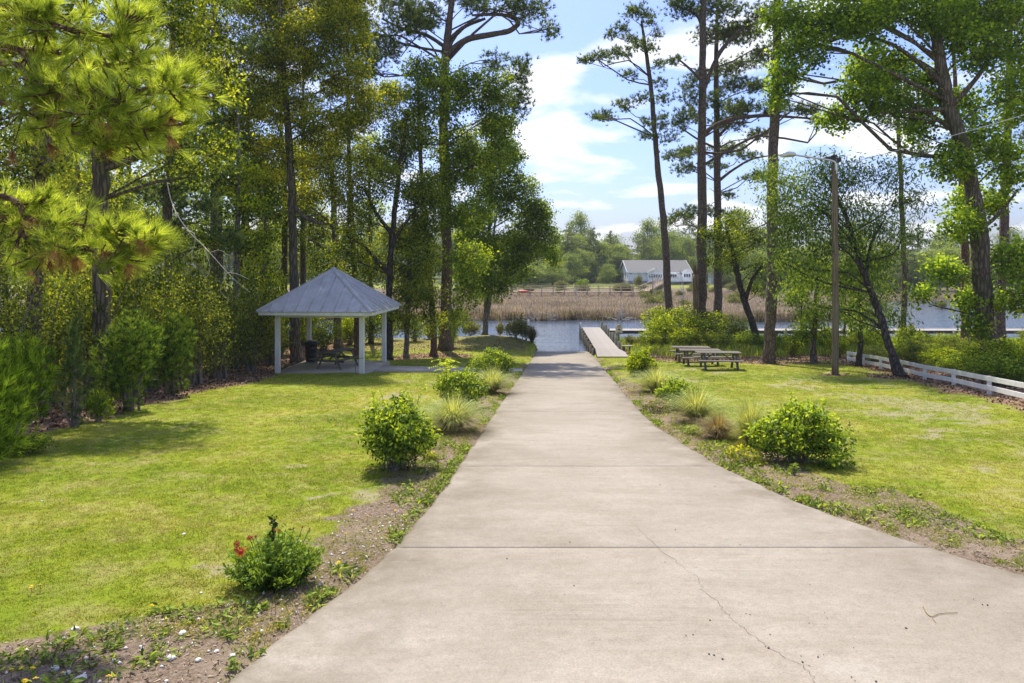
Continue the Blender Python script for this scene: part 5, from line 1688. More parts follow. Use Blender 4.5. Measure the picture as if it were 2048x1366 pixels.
tree('forked_tree', 'twin-trunked tree on the little headland by the water', 48.6,
     [(970, 677, 12), (972, 610, 10), (976, 520, 9), (980, 400, 6), (983, 300, 3)],
     [(1000, 320, 42, 44), (1035, 380, 42, 38), (985, 410, 48, 44), (1062, 440, 40, 38), (1005, 500, 50, 38), (945, 470, 38, 38), (1098, 478, 24, 36), (985, 570, 40, 28), (1030, 545, 32, 24), (985, 262, 26, 34), (940, 540, 34, 30), (1080, 420, 26, 24), (960, 350, 36, 36), (1050, 500, 30, 28), (1108, 512, 14, 22), (1010, 250, 18, 22)],
     'gum', LEAF_GUM, BARK_GREY, 1.3, limbs=[[(973, 640, 8), (980, 600, 7), (982, 540, 6), (990, 440, 4)]], leafscale=1.1)
tree('golden_oak', 'tall oak with golden-green crown towering behind the picnic shelter', 34.5,
     [(595, 722, 24), (590, 640, 19), (586, 500, 17), (585, 360, 16), (575, 220, 13), (563, 80, 10), (560, -40, 6)],
     [(625, 95, 80, 56), (700, 165, 54, 44), (560, 205, 76, 54), (480, 150, 70, 60), (655, 260, 70, 46), (545, 310, 62, 40), (465, 265, 58, 48), (690, 60, 62, 52), (425, 85, 60, 60), (600, -40, 110, 60), (640, 330, 56, 40), (600, 385, 46, 24), (720, 230, 36, 40), (520, 40, 70, 50), (470, -30, 80, 50), (700, -30, 60, 50), (580, 120, 60, 46), (675, 385, 36, 28), (500, 360, 50, 30), (735, 195, 22, 28)],
     'gold', LEAF_GOLD, BARK_OAK, 1.5, limbs=[[(588, 420, 10), (620, 440, 7), (660, 450, 5)]])
tree('bare_forked_oak', 'pale forking oak with bare lower limbs behind the shelter roof', 43.5,
     [(677, 697, 17), (674, 600, 15), (672, 500, 14), (668, 420, 12), (662, 340, 8), (655, 280, 5)],
     [(640, 455, 40, 26), (610, 430, 34, 24), (690, 560, 34, 34), (615, 480, 36, 22), (700, 300, 48, 36), (640, 300, 40, 34), (655, 530, 30, 26)],
     'oak', LEAF_OAK, BARK_GREY, .9, limbs=[[(672, 510, 12), (655, 500, 10), (640, 492, 6), (632, 488, 3)], [(674, 490, 12), (690, 470, 8), (697, 430, 6), (692, 380, 5)], [(672, 470, 8), (655, 440, 5), (625, 415, 3)]], stubs=3)
tree('red_pine', 'thin red-barked pine seen through the shelter', 39.3,
     [(714, 713, 13), (711, 620, 10), (706, 480, 9), (700, 330, 8), (697, 150, 6), (695, 20, 4)],
     [(700, 250, 48, 28), (690, 180, 44, 28), (715, 110, 50, 30), (690, 40, 50, 30), (705, -30, 50, 34)], 'pine', NEEDLE, BARK_RED, 1.0, stubs=4)
tree('thin_pine', 'thin straight dark pine trunk beside the golden oak', 44.0,
     [(568, 700, 13), (569, 560, 12), (570, 420, 11), (566, 340, 9), (560, 200, 6), (556, 60, 4)],
     [(540, 120, 50, 30), (580, 60, 50, 30), (560, 0, 60, 34), (540, 200, 40, 24)], 'pine', NEEDLE, BARK_PINE, 1.0, stubs=5, limbs=[[(569, 420, 8), (556, 395, 6), (545, 370, 3)]])
tree('slim_gum', 'slim tree wrapped in bright leaves beside the thin pine', 41.0,
     [(537, 712, 9), (536, 600, 7), (535, 450, 6), (530, 330, 4)],
     [(520, 350, 44, 34), (500, 410, 40, 30), (545, 420, 34, 26), (525, 480, 36, 28), (545, 560, 34, 30), (505, 530, 40, 36)], 'gum', LEAF_BRIGHT, BARK_GREY, .7)
tree('slim_gum', 'slim broken tree standing beside the red-barked pine', 46.0,
     [(742, 700, 9), (742, 560, 8), (741, 440, 7), (738, 330, 4)],
     [(745, 300, 40, 34), (740, 420, 34, 26), (748, 640, 30, 24)], 'gum', LEAF_GUM, BARK_GREY, .8)
tree('shaded_pine', 'rough dark pine trunk among the laurels at the wood edge by the cedars', 16.0,
     [(70, 820, 30), (68, 700, 27), (70, 560, 25), (78, 400, 24), (80, 250, 23), (82, 120, 20), (84, -80, 16), (86, -300, 10)],
     [(50, 255, 60, 44), (20, 330, 50, 44), (110, 160, 50, 40), (20, 190, 50, 40), (110, 330, 40, 34), (60, 60, 100, 60), (160, -10, 110, 60), (20, -60, 100, 60), (150, 470, 50, 26), (70, 470, 60, 32), (100, -200, 160, 80)], 'oak', LEAF_HOLLY, BARK_PINE, .9, leafscale=.85)
tree('shaded_oak', 'stout dark oak with forking crown at the wood edge by the cedars', 18.5,
     [(196, 800, 34), (196, 600, 31), (197, 420, 32), (195, 330, 30), (185, 250, 24), (178, 190, 18), (170, 60, 12), (160, -120, 8)],
     [(250, 70, 90, 52), (335, 170, 66, 50), (305, 255, 70, 42), (385, 240, 60, 48), (230, 300, 46, 30), (400, 110, 70, 56), (340, 40, 80, 50), (430, 180, 56, 46), (250, -60, 130, 60), (400, -40, 100, 60), (120, 260, 50, 40), (430, 300, 50, 40), (350, 330, 60, 34), (180, 120, 60, 40)], 'oak', LEAF_OAK, BARK_OAK, 1.0, limbs=[[(197, 345, 18), (240, 325, 12), (300, 300, 8), (370, 280, 5)], [(196, 350, 14), (215, 250, 10), (240, 150, 7), (270, 60, 5)]], leafscale=.85)
tree('wood_pine', 'dark pine deeper in the wood behind the cedars with drooping lower branches', 27.5,
     [(337, 760, 20), (338, 600, 18), (340, 400, 17), (345, 250, 14), (350, 60, 10), (350, -100, 6)],
     [(350, 390, 56, 26), (420, 420, 60, 28), (290, 380, 44, 24), (400, 350, 50, 24), (280, 440, 44, 24), (440, 470, 50, 26), (340, 460, 50, 24), (390, 300, 60, 28), (330, 120, 80, 40), (400, 20, 80, 40), (300, 30, 80, 40)], 'pine', NEEDLE, BARK_PINE, .9, stubs=8)
tree('wood_gum', 'leafy gum tree with sunlit yellow-green leaves above the thicket', 30.0,
     [(470, 750, 14), (472, 600, 12), (478, 450, 10), (480, 320, 7), (478, 220, 4)],
     [(490, 350, 50, 32), (455, 400, 46, 30), (510, 420, 44, 28), (430, 360, 40, 30), (470, 480, 50, 30), (530, 380, 30, 26), (400, 470, 44, 28), (520, 500, 40, 30)], 'gum', LEAF_BRIGHT, BARK_GREY, .6)
# dead white branch hanging in front of the thicket
dbx = np.array([P(330, 345, 21), P(345, 410, 20.6), P(375, 460, 20.3), P(410, 495, 20), P(450, 540, 19.8), P(470, 560, 19.7), P(500, 585, 19.6)])
q = MB(); q.tube(spline(dbx, 24), np.linspace(.017, .006, 24), 6, .1)
for (st, pts_) in ((2, [(390, 470), (385, 500), (360, 520)]), (3, [(420, 505), (440, 500), (470, 520)]), (3, [(415, 515), (420, 540), (405, 570)]), (4, [(455, 545), (475, 548), (500, 560)]), (1, [(352, 430), (335, 455), (325, 470)]), (4, [(450, 555), (440, 580), (452, 596)])):
    q.tube(spline([dbx[st]] + [P(a, b, 19.8) for a, b in pts_], 9), np.linspace(.011, .004, 9), 5, 0)
o = q.build('dead_branch', DEADWOOD, None)
tag(o, 'bare bleached branch caught in the thicket beside the shelter', 'branch')

# near pine whose boughs hang into the picture; its trunk stands outside the view
npx, npy = -9.2, 7.2
npz = g1(npx, npy)
npt = thing('loblolly_pine', 'long-needled pine whose sunny boughs reach over the lawn', 'tree', (npx, npy, npz))
tb = MB(); tpath = spline([(0, 0, -.2), (.05, 0, 5), (-.1, .1, 11), (.05, 0, 17)], 20); tb.tube(tpath, np.linspace(.24, .08, 20), 12, .2)
cr_ = Crown(); cd = Crown(); tb2 = MB()
base = np.array([npx, npy, npz])
def bough(pts, spread_, nt, dead=0.0, per=62, droop=.0):
    """main branch through photo pixels, side twigs with needle fans"""
    p = np.array([[0, 0, P(*pts[0])[2] - npz - .3]] + [P(a, b, y) - base for a, b, y in pts])
    p[0][2] = min(p[0][2], 15)
    pa = spline(p, 30)
    tb2.tube(pa, np.linspace(.034, .009, 30), 6, .1)
    cen = []; dirs = []
    dead *= .3
    for k in range(int(nt * 1.1)):
        t = rng.uniform(.22, 1.0) ** .75
        i = min(29, int(t * 29)); st = pa[i]
        tan = pa[min(29, i + 1)] - pa[max(0, i - 1)]; tan /= np.linalg.norm(tan)
        d = tan * .8 + unit(1)[0] * [1, 1, .55]; d /= np.linalg.norm(d)
        L = .95 * spread_ * rng.uniform(.35, 1.0) * (1.15 - .5 * t)
        e = st + d * L + [0, 0, .06 * L - droop * L]
        pth = spline([st, (st + e) / 2 + [0, 0, -.06 * L], e], 7)
        tb2.tube(pth, np.linspace(.011, .005, 7), 4, 0, False)
        for q in (6, 4, 3):
            if q < 6 and rng.random() < .25: continue
            cc = pth[q] + (rng.normal(size=3) * .05 if q < 6 else 0)
            dd = pth[min(6, q + 1)] - pth[q - 1]; dd = dd / np.linalg.norm(dd) + [0, 0, .38] + rng.normal(size=3) * .22
            cen.append(cc); dirs.append(dd / np.linalg.norm(dd))
    cen = np.array(cen); dirs = np.array(dirs)
    isd = rng.random(len(cen)) < dead
    if (~isd).any(): cr_.addt(*needles(cen[~isd], dirs[~isd], per, .165, .0036, .60))
    if isd.any(): cd.addt(*needles(cen[isd] - [0, 0, .08], dirs[isd] * .5 - [0, 0, .7], per, .15, .005, .6))
bough([(-60, 90, 6.36), (80, 150, 6.14), (190, 205, 5.92), (300, 175, 5.85), (360, 170, 5.77)], .62, 60)
bough([(-60, 60, 6.59), (60, 40, 6.36), (150, 60, 6.22), (230, 70, 6.07), (262, 30, 5.99)], .55, 48)
bough([(-60, 130, 6.22), (60, 160, 6.07), (150, 200, 5.99), (240, 240, 5.92), (330, 250, 5.85)], .62, 60, .10)
bough([(-60, 210, 6.29), (60, 230, 6.14), (160, 270, 6.07), (260, 290, 5.99)], .5, 40, .08)
bough([(-60, 110, 6.81), (80, 100, 6.59), (200, 130, 6.36), (290, 120, 6.22)], .55, 50)
bough([(-60, 20, 6.44), (40, 30, 6.29), (120, 20, 6.29)], .5, 34)
bough([(-60, 390, 6.51), (60, 440, 6.36), (160, 450, 6.29), (240, 470, 6.22), (300, 480, 6.14)], .50, 54, .12)
bough([(-60, 430, 6.59), (60, 480, 6.44), (170, 500, 6.29), (260, 515, 6.22)], .50, 44, .40, droop=.25)
bough([(-60, 400, 6.66), (30, 410, 6.59), (90, 400, 6.51)], .45, 28, .15)
tb.build('trunk', BARK_PINE, npt); tb2.build('bough', BARK_RED, npt)
link('crown', cr_.mesh('crown', NEEDLE_NEAR), npt); link('dead_needles', cd.mesh('dead_needles', NEEDLE_DEAD), npt)
# its top, above the frame
ct = Crown()
for k in range(14):
    c = tpath[int(12 + k * .5)] + np.array([math.cos(k * 2.4) * 1.3 - .8, math.sin(k * 2.4) * 1.3, .6])
    tbx = spline([tpath[int(12 + k * .5)], c], 4)
    cc, dd = blob_clumps(c, [1.3, 1.3, .6], 40, .25); dd = dd * .4 + [0, 0, .7]; dd /= np.linalg.norm(dd, axis=1)[:, None]
    ct.addt(*needles(np.repeat(cc, 2, 0) + rng.normal(size=(80, 3)) * .15, np.repeat(dd, 2, 0), 14, .26, .02, .8))
link('upper_crown', ct.mesh('upper_crown', NEEDLE_NEAR), npt)

# ------------------------------------------------------------------ trees on the right
tree('leaning_pine', 'slender leaning pine with tiered needle sprays beside the dock', 49.5,
     [(1338, 690, 16), (1336, 620, 15), (1330, 500, 14), (1320, 380, 12), (1310, 270, 10), (1303, 170, 9), (1292, 90, 7), (1284, 40, 4)],
     [(1276, 33, 26, 15), (1238, 58, 22, 11), (1306, 36, 15, 14), (1194, 117, 30, 11), (1238, 120, 28, 12), (1276, 92, 22, 12), (1320, 128, 16, 10), (1258, 150, 20, 10), (1322, 162, 18, 10), (1207, 230, 24, 13), (1247, 210, 26, 11), (1282, 197, 22, 10), (1330, 194, 16, 14), (1330, 230, 18, 12), (1297, 272, 20, 10), (1336, 276, 16, 11), (1293, 245, 16, 8), (1258, 28, 14, 14), (1225, 65, 16, 8), (1316, 62, 10, 10), (1262, 70, 16, 8), (1170, 120, 10, 5), (1196, 238, 12, 6), (1300, 100, 14, 10), (1328, 250, 14, 10)],
     'pine', NEEDLE, BARK_PINE, 1.5, yj=1.2)
tree('tall_pine', 'tall straight pine with its lowest big limb sweeping towards the lamp pole', 46.5,
     [(1402, 696, 22), (1402, 600, 20), (1402, 420, 18), (1402, 260, 16), (1403, 140, 14), (1404, 40, 12), (1405, -60, 10), (1405, -190, 5)],
     [(1482, 214, 46, 16), (1540, 218, 44, 16), (1606, 224, 34, 18), (1640, 240, 22, 16), (1436, 58, 44, 24), (1368, 18, 36, 18), (1486, 58, 46, 26), (1544, 96, 40, 26), (1350, 8, 30, 12), (1440, 8, 60, 26), (1380, -50, 70, 34), (1460, -60, 70, 34), (1384, 165, 24, 22), (1350, 120, 20, 16), (1376, 200, 22, 20), (1360, 250, 26, 22), (1520, 30, 40, 24)],
     'pine', NEEDLE, BARK_PINE, 1.25, limbs=[[(1402, 280, 10), (1420, 258, 9), (1455, 242, 8), (1520, 234, 7), (1580, 236, 5), (1630, 242, 3)], [(1403, 180, 9), (1430, 120, 8), (1470, 70, 6), (1510, 50, 4)], [(1403, 170, 7), (1380, 140, 5), (1350, 115, 3)], [(1403, 50, 7), (1390, 25, 5), (1350, 5, 3)]], stubs=3)
sn = thing('snag', 'pale broken dead trunk standing against the tall straight pine', 'dead tree', (P(1392, 690, 45.8)[0], 45.8, g1(P(1392, 690, 45.8)[0], 45.8)))
q = MB(); hsn = P(1392, 524, 45.8)[2] - sn.location.z
q.tube(spline([(0, 0, -.2), (.0, 0, hsn * .5), (-.04, 0, hsn * .85)], 10), np.linspace(.27, .19, 10), 9, .25)
for k in range(5):
    a = k * 1.26; q.tube([(-.04 + .1 * math.cos(a), .1 * math.sin(a), hsn * .83), (-.05 + .13 * math.cos(a), .13 * math.sin(a), hsn * (.92 + .09 * random.random()))], [.07, .012], 5, .2)
q.build('trunk', barkmat('snag_wood', (0.17, 0.125, 0.07), (0.32, 0.25, 0.15), sx=14, sz=.7, bump=.6), sn)
tree('spreading_pine', 'pine with many spreading needle layers behind the tall straight pine', 51.0,
     [(1438, 690, 19), (1437, 600, 17), (1435, 450, 15), (1432, 320, 13), (1430, 200, 11), (1430, 90, 8), (1432, 10, 5)],
     [(1470, 130, 34, 20), (1484, 166, 44, 18), (1424, 205, 36, 18), (1382, 228, 28, 20), (1342, 316, 26, 11), (1372, 336, 30, 11), (1480, 286, 44, 16), (1522, 268, 30, 16), (1502, 358, 26, 10), (1462, 386, 20, 8), (1398, 420, 34, 11), (1452, 428, 28, 10), (1366, 430, 30, 12), (1450, 250, 40, 16), (1400, 290, 30, 14), (1510, 180, 30, 14), (1450, 90, 40, 20), (1500, 120, 34, 16), (1412, 150, 26, 14), (1440, 330, 26, 10), (1500, 310, 26, 10), (1380, 300, 20, 10), (1345, 444, 22, 8), (1475, 220, 36, 14), (1525, 350, 16, 7)],
     'pine', NEEDLE, BARK_PINE, 1.3, yj=1.2, limbs=[[(1434, 370, 7), (1465, 340, 5), (1500, 320, 4), (1540, 312, 2)], [(1432, 280, 7), (1470, 240, 5), (1510, 200, 3)], [(1434, 300, 5), (1400, 280, 4), (1360, 250, 3)]], stubs=5)
tree('leaning_oak', 'dark oak leaning over the shrubs behind the picnic tables', 44.0,
     [(1517, 686, 16), (1502, 640, 13), (1486, 590, 12), (1474, 540, 11), (1464, 500, 8), (1455, 460, 5)],
     [(1440, 468, 36, 28), (1496, 476, 42, 28), (1466, 525, 36, 22), (1545, 470, 36, 24), (1524, 540, 34, 22), (1574, 500, 34, 26), (1470, 440, 34, 18), (1590, 460, 30, 22), (1430, 510, 24, 18), (1556, 440, 34, 16), (1520, 580, 26, 18), (1456, 462, 30, 26), (1462, 500, 26, 24)],
     'oak', LEAF_BRIGHT, BARK_DARK, .75, limbs=[[(1490, 600, 9), (1500, 560, 7), (1520, 530, 5), (1545, 500, 3)]])
tree('bare_pine', 'straight rough pine trunk at the edge of the lawn behind the picnic tables', 33.8,
     [(1536, 727, 30), (1537, 690, 23), (1539, 600, 22), (1541, 450, 20), (1545, 300, 19), (1550, 150, 17), (1552, 0, 15), (1553, -200, 10), (1553, -330, 6)],
     [(1530, -120, 100, 40), (1600, -160, 90, 40), (1500, -190, 90, 40), (1560, -260, 100, 50)], 'pine', NEEDLE, BARK_PINE, 1.1, stubs=2)
tree('crooked_sapling', 'short crooked trunk with leafy sprays beside the lamp pole', 33.8,
     [(1627, 727, 16), (1630, 680, 11), (1634, 620, 10), (1640, 560, 7), (1646, 530, 4)],
     [(1640, 535, 36, 16), (1600, 560, 26, 14), (1624, 620, 22, 18), (1640, 655, 30, 18), (1606, 660, 18, 16), (1590, 590, 14, 10), (1665, 580, 22, 16)], 'gum', LEAF_GUM, BARK_OAK, .8)
tree('thin_oak', 'thin straight trunk at the far end of the white fence', 31.8,
     [(1717, 735, 12), (1717, 660, 9), (1718, 560, 8), (1716, 470, 5)],
     [(1715, 520, 40, 24), (1690, 570, 34, 20), (1742, 560, 30, 22), (1716, 470, 40, 22), (1690, 620, 22, 16), (1740, 640, 24, 16)], 'willow', LEAF_WILLOW, BARK_DARK, .9)
tree('willow_oak', 'dark leaning willow oak growing through the white fence line', 26.6,
     [(1802, 757, 24), (1792, 700, 15), (1785, 640, 14), (1772, 580, 13), (1757, 520, 11), (1742, 450, 9), (1722, 380, 6), (1700, 330, 4)],
     [(1640, 372, 56, 36), (1700, 330, 52, 30), (1622, 450, 50, 36), (1742, 400, 58, 38), (1796, 440, 48, 34), (1690, 480, 54, 34), (1786, 520, 52, 28), (1722, 560, 52, 24), (1650, 540, 46, 28), (1820, 590, 36, 20), (1600, 520, 30, 28), (1760, 615, 36, 18), (1606, 330, 40, 28), (1830, 500, 30, 26), (1660, 420, 46, 32), (1760, 340, 44, 30), (1790, 660, 40, 16), (1840, 640, 26, 12), (1580, 400, 22, 26), (1850, 400, 36, 34), (1862, 470, 30, 26), (1830, 340, 38, 30), (1690, 620, 30, 14), (1640, 600, 34, 16)],
     'willow', LEAF_WILLOW, BARK_DARK, .85, yoff=1.9, ylean=2.2, limbs=[[(1760, 540, 8), (1780, 490, 6), (1800, 440, 4)], [(1748, 480, 8), (1710, 440, 6), (1660, 400, 4)], [(1768, 570, 7), (1740, 520, 6), (1700, 490, 4)]])
tree('great_maple', 'massive maple with ribbed trunk curving above the fence', 32.5,
     [(1985, 745, 46), (1975, 690, 37), (1962, 600, 33), (1948, 480, 30), (1932, 370, 28), (1912, 290, 27), (1890, 230, 26), (1872, 150, 22), (1862, 80, 18), (1852, 20, 14), (1845, -80, 9)],
     [(1700, 58, 66, 44), (1780, 118, 66, 48), (1722, 178, 52, 36), (1850, 182, 50, 44), (1930, 100, 60, 50), (2010, 200, 46, 60), (1962, 282, 52, 44), (1882, 330, 44, 36), (1828, 262, 38, 38), (1980, 400, 52, 36), (1902, 450, 38, 36), (2012, 520, 40, 44), (1898, 540, 36, 28), (1964, 600, 44, 28), (1640, 38, 46, 38), (1602, 100, 46, 44), (1575, 30, 40, 40), (2024, 330, 40, 46), (1760, 20, 60, 40), (1860, 40, 60, 46), (1980, 20, 70, 50), (2040, 90, 40, 60), (1800, -60, 110, 50), (1930, -70, 110, 50), (1700, -50, 80, 46), (1570, 150, 34, 36), (1760, 210, 40, 30), (2020, 600, 36, 28), (1850, 590, 24, 14), (1560, 190, 24, 24), (1930, 210, 40, 36), (1690, 230, 40, 26), (1935, 650, 26, 18)],
     'maple', LEAF_MAPLE, BARK_OAK, 1.35, limbs=[[(1878, 222, 12), (1850, 224, 9), (1800, 228, 7), (1740, 232, 4)], [(1875, 170, 12), (1830, 130, 9), (1770, 90, 6), (1700, 60, 4)], [(1890, 230, 14), (1930, 170, 9), (1980, 100, 6), (2020, 40, 4)], [(1945, 460, 10), (1985, 430, 7), (2030, 380, 4)]])
tree('red_trunk_pine', 'reddish straight trunk standing beside the massive maple', 43.0,
     [(1932, 690, 18), (1930, 600, 15), (1922, 480, 13), (1915, 360, 11), (1908, 240, 9), (1900, 100, 6), (1895, 0, 4)],
     [(1900, 60, 50, 28), (1880, 10, 60, 30), (1920, -40, 60, 30), (1840, 300, 20, 18)], 'pine', NEEDLE, BARK_RED, 1.0, stubs=3)
tree('back_pine', 'grey pine trunk close behind the massive maple', 42.0,
     [(2003, 690, 20), (2004, 600, 17), (2010, 450, 16), (2017, 320, 15), (2022, 200, 13), (2026, 60, 10), (2028, -60, 6)],
     [(2060, 190, 34, 20), (2070, 270, 34, 20), (2020, 20, 60, 34), (2040, -60, 70, 36)], 'pine', NEEDLE, BARK_PINE, 1.0, stubs=5)
tree('slim_back_pine', 'slim pine trunk rising behind the willow oak crown', 44.0,
     [(1806, 690, 11), (1806, 560, 10), (1802, 420, 9), (1795, 260, 7), (1792, 150, 5)],
     [(1790, 180, 40, 22), (1800, 120, 44, 24), (1785, 240, 30, 16)], 'pine', NEEDLE, BARK_PINE, 1.0, stubs=4)
for k, (px, Y, top, lab) in enumerate(((1598, 43.5, 560, 'young pine sapling with soft needles beside the crooked trunk'), (1688, 42.0, 560, 'young pine sapling close behind the lamp pole'), (1704, 43.5, 590, 'thin sapling between the lamp pole and the thin straight trunk'))):
    tree('young_pine', lab, Y, [(px, 700, 5), (px + 1, 640, 4), (px, top, 2)], [(px - 6, top + 40, 14, 18), (px + 8, top + 20, 12, 16), (px, top - 10, 12, 18), (px + 4, top + 70, 16, 14)], 'pine', NEEDLE_NEAR, BARK_RED, 1.2)

# ------------------------------------------------------------------ woods behind the near trees on the left
wb = [local_tree('wood_tree', 'oak', 15, 4.0, .20, LEAF_OAK, BARK_GREY, 11, 1, .30, 1.25, .85),
      local_tree('wood_tree', 'gum', 17, 3.6, .19, LEAF_GUM, BARK_OAK, 11, 2, .35, 1.25, .85),
      local_tree('wood_tree', 'oak', 12, 3.6, .16, LEAF_HOLLY, BARK_DARK, 10, 3, .22, 1.25, .9)]
wp = [local_tree('wood_pine', 'pine', 23, 3.2, .25, NEEDLE, BARK_PINE, 11, 4, .55, 1.1, .9),
      local_tree('wood_pine', 'pine', 20, 3.0, .22, NEEDLE, BARK_PINE, 10, 5, .5, 1.1, .9)]
rs = random.Random(11)
spots = []
tries = 0
while len(spots) < 32 and tries < 4000:
    tries += 1
    X = rs.uniform(-46, -13.2); Y = rs.uniform(13, 62)
    if Y > 47 and X > -16: continue
    if X > -13.5 - max(0, (Y - 30)) * .0 and Y < 20: continue
    if any((X - a) ** 2 + (Y - b) ** 2 < 3.4 ** 2 for a, b in spots): continue
    if abs(X) > Y * .80 + 8: continue
    spots.append((X, Y))
for X, Y in spots:
    pine = rs.random() < .42
    src = rs.choice(wp if pine else wb)
    s = rs.uniform(.8, 1.15)
    z = max(g1(X, Y), .1)
    lab = {wb[0]: 'shaded broadleaf tree standing inside the wood behind the cedars', wb[1]: 'tall slim gum tree standing inside the wood behind the cedars', wb[2]: 'dark holly-leaved tree standing inside the wood behind the cedars', wp[0]: 'high-crowned pine standing inside the wood behind the cedars', wp[1]: 'smaller pine standing inside the wood behind the cedars'}[src]
    put(src, used, (X, Y, z), s, s * rs.uniform(.9, 1.1), rs.random() * 6.28, lab, 'tree', 'trees inside the wood behind the cedars')

# ------------------------------------------------------------------ understorey shrubs
SH = {
 'holly': local_shrub('holly_shrub', 3.4, 1.5, LEAF_HOLLY, 420, .085, .5, 1, .1, 9, 18, .55, .13, 16),
 'oakshrub': local_shrub('understorey_shrub', 3.4, 1.6, LEAF_OAK, 380, .11, .5, 2, .2, 9, 18, .5, .16, 15),
 'bright': local_shrub('bright_shrub', 2.2, 1.3, LEAF_BRIGHT, 330, .10, .55, 3, .1, 9, 18, .55, .14, 15),
 'low': local_shrub('low_shrub', 1.1, 1.0, LEAF_GUM, 220, .09, .55, 4, .1, 7, 14, .5, .12, 13),
 'cedar': local_shrub('cedar_bush', 2.6, 1.0, LEAF_CEDAR, 1100, .16, .016, 5, 0, 9, 10, .6, .1, 16, 'needle', .04),
 'cedarb': local_shrub('cedar_bush', 2.6, 0.95, LEAF_CEDARB, 700, .20, .020, 6, 0, 11, 10, .5, .1, 16, 'needle', .04),
 'ypine': local_shrub('young_pine_bush', 2.4, .85, NEEDLE, 300, .20, .008, 7, 0, 9, 10, .35, .1, 26, 'cone', .05),
 'marshy': local_shrub('marsh_shrub', 2.2, 1.5, LEAF_OLIVE, 200, .17, .6, 8, .1, 8, 8, .5, .2, 12),
}
def shrub(kind, px, Y, w_px, h_px, label, cat='shrub', group=None, X=None, rz=None):
    src = SH[kind]
    X = (px - 1024) / F * Y if X is None else X
    dim = {'holly': (1.5, 3.4), 'oakshrub': (1.6, 3.4), 'bright': (1.3, 2.2), 'low': (1.0, 1.1), 'cedar': (1.0, 2.6), 'cedarb': (.95, 2.6), 'ypine': (.85, 2.4), 'marshy': (1.5, 2.2)}[kind]
    s = Y / F
    return put(src, used, (X, Y, max(g1(X, Y), -.05)), w_px * s / 2 / dim[0], h_px * s / dim[1], rz, label, cat, group)
shrub('cedarb', 30, 12.6, 160, 255, 'sunlit bright green cedar bush at the wooded lawn edge')
shrub('cedarb', -40, 10.8, 200, 330, 'sunlit cedar bush standing beside the other bright cedar')
shrub('ypine', 148, 14.6, 120, 215, 'young blue-green pine bush between two cedars at the wood edge')
shrub('cedar', 262, 17.2, 165, 200, 'dark rounded cedar bush beside the young pine')
shrub('cedar', 345, 20.5, 120, 170, 'shaded cedar bush behind the dark rounded cedar')
shrub('low', 196, 15.4, 66, 70, 'low broad-leaved shrub at the foot of the dark cedar')
shrub('low', 60, 11.8, 110, 40, 'low creeping plant in the leaf litter at the lawn edge')
G3 = 'thicket shrubs along the wood edge'
hl = [('holly', 300, 21.5, 170, 260), ('holly', 390, 23.5, 150, 230), ('holly', 440, 26, 140, 200), ('holly', 500, 28.5, 130, 200), ('holly', 180, 18.8, 190, 300), ('holly', 80, 16.8, 210, 330), ('holly', 0, 14.8, 230, 340), ('oakshrub', 340, 25.5, 150, 300), ('oakshrub', 430, 29, 140, 250), ('oakshrub', 240, 22, 170, 330), ('oakshrub', 120, 20, 190, 340), ('holly', 545, 33, 90, 120), ('holly', 480, 33, 120, 170), ('oakshrub', 380, 31, 150, 280), ('holly', 290, 28, 160, 300), ('oakshrub', 200, 26, 170, 320)]
for k, (kd, px, Y, w, h) in enumerate(hl):
    shrub(kd, px, Y, w, h, 'dark dense evergreen shrub in the thicket beside the shelter' if kd == 'holly' else 'tall leafy understorey shrub in the thicket beside the shelter', 'shrub', G3)
G4 = 'sunlit shrubs behind the shelter'
for (px, Y, w, h, lab) in ((535, 35.5, 100, 175, 'sunlit yellow-green shrub behind the shelter corner'), (500, 36, 80, 190, 'sunlit yellow-green shrub behind the shelter corner'), (648, 42, 80, 60, 'sunlit yellow-green shrub glimpsed under the shelter roof'), (620, 43, 60, 110, 'sunlit yellow-green shrub glimpsed under the shelter roof'), (560, 40, 70, 130, 'sunlit yellow-green shrub behind the shelter corner'), (700, 45, 60, 60, 'sunlit yellow-green shrub glimpsed under the shelter roof')):
    shrub('bright', px, Y, w, h, lab, 'shrub', G4)
for (px, Y, w, h) in ((740, 46, 70, 60), (830, 47, 60, 60), (860, 48.5, 50, 50), (780, 48, 60, 70), (690, 47.5, 60, 70), (905, 43.5, 34, 75)):
    shrub('oakshrub' if w > 34 else 'bright', px, Y, w, h, 'leafy shrub on the creek bank behind the shelter-side trees' if w > 34 else 'sunlit leafy shoots at the foot of the thick pine', 'shrub', 'bank shrubs beyond the shelter')
for (px, Y, w, h, lab) in ((940, 49.2, 40, 34, 'wispy marsh shrub beside the headland tree'), (1000, 48.4, 18, 26, 'small wispy plant between the headland tree and the reeds'), (1032, 47.2, 46, 38, 'grey-green bushy shrub on the tip of the headland'), (1052, 46.6, 30, 34, 'grey-green shrub touching the rush tuft on the headland')):
    shrub('marshy', px, Y, w * 1.15, h * 1.1, lab, 'shrub', 'headland shrubs')
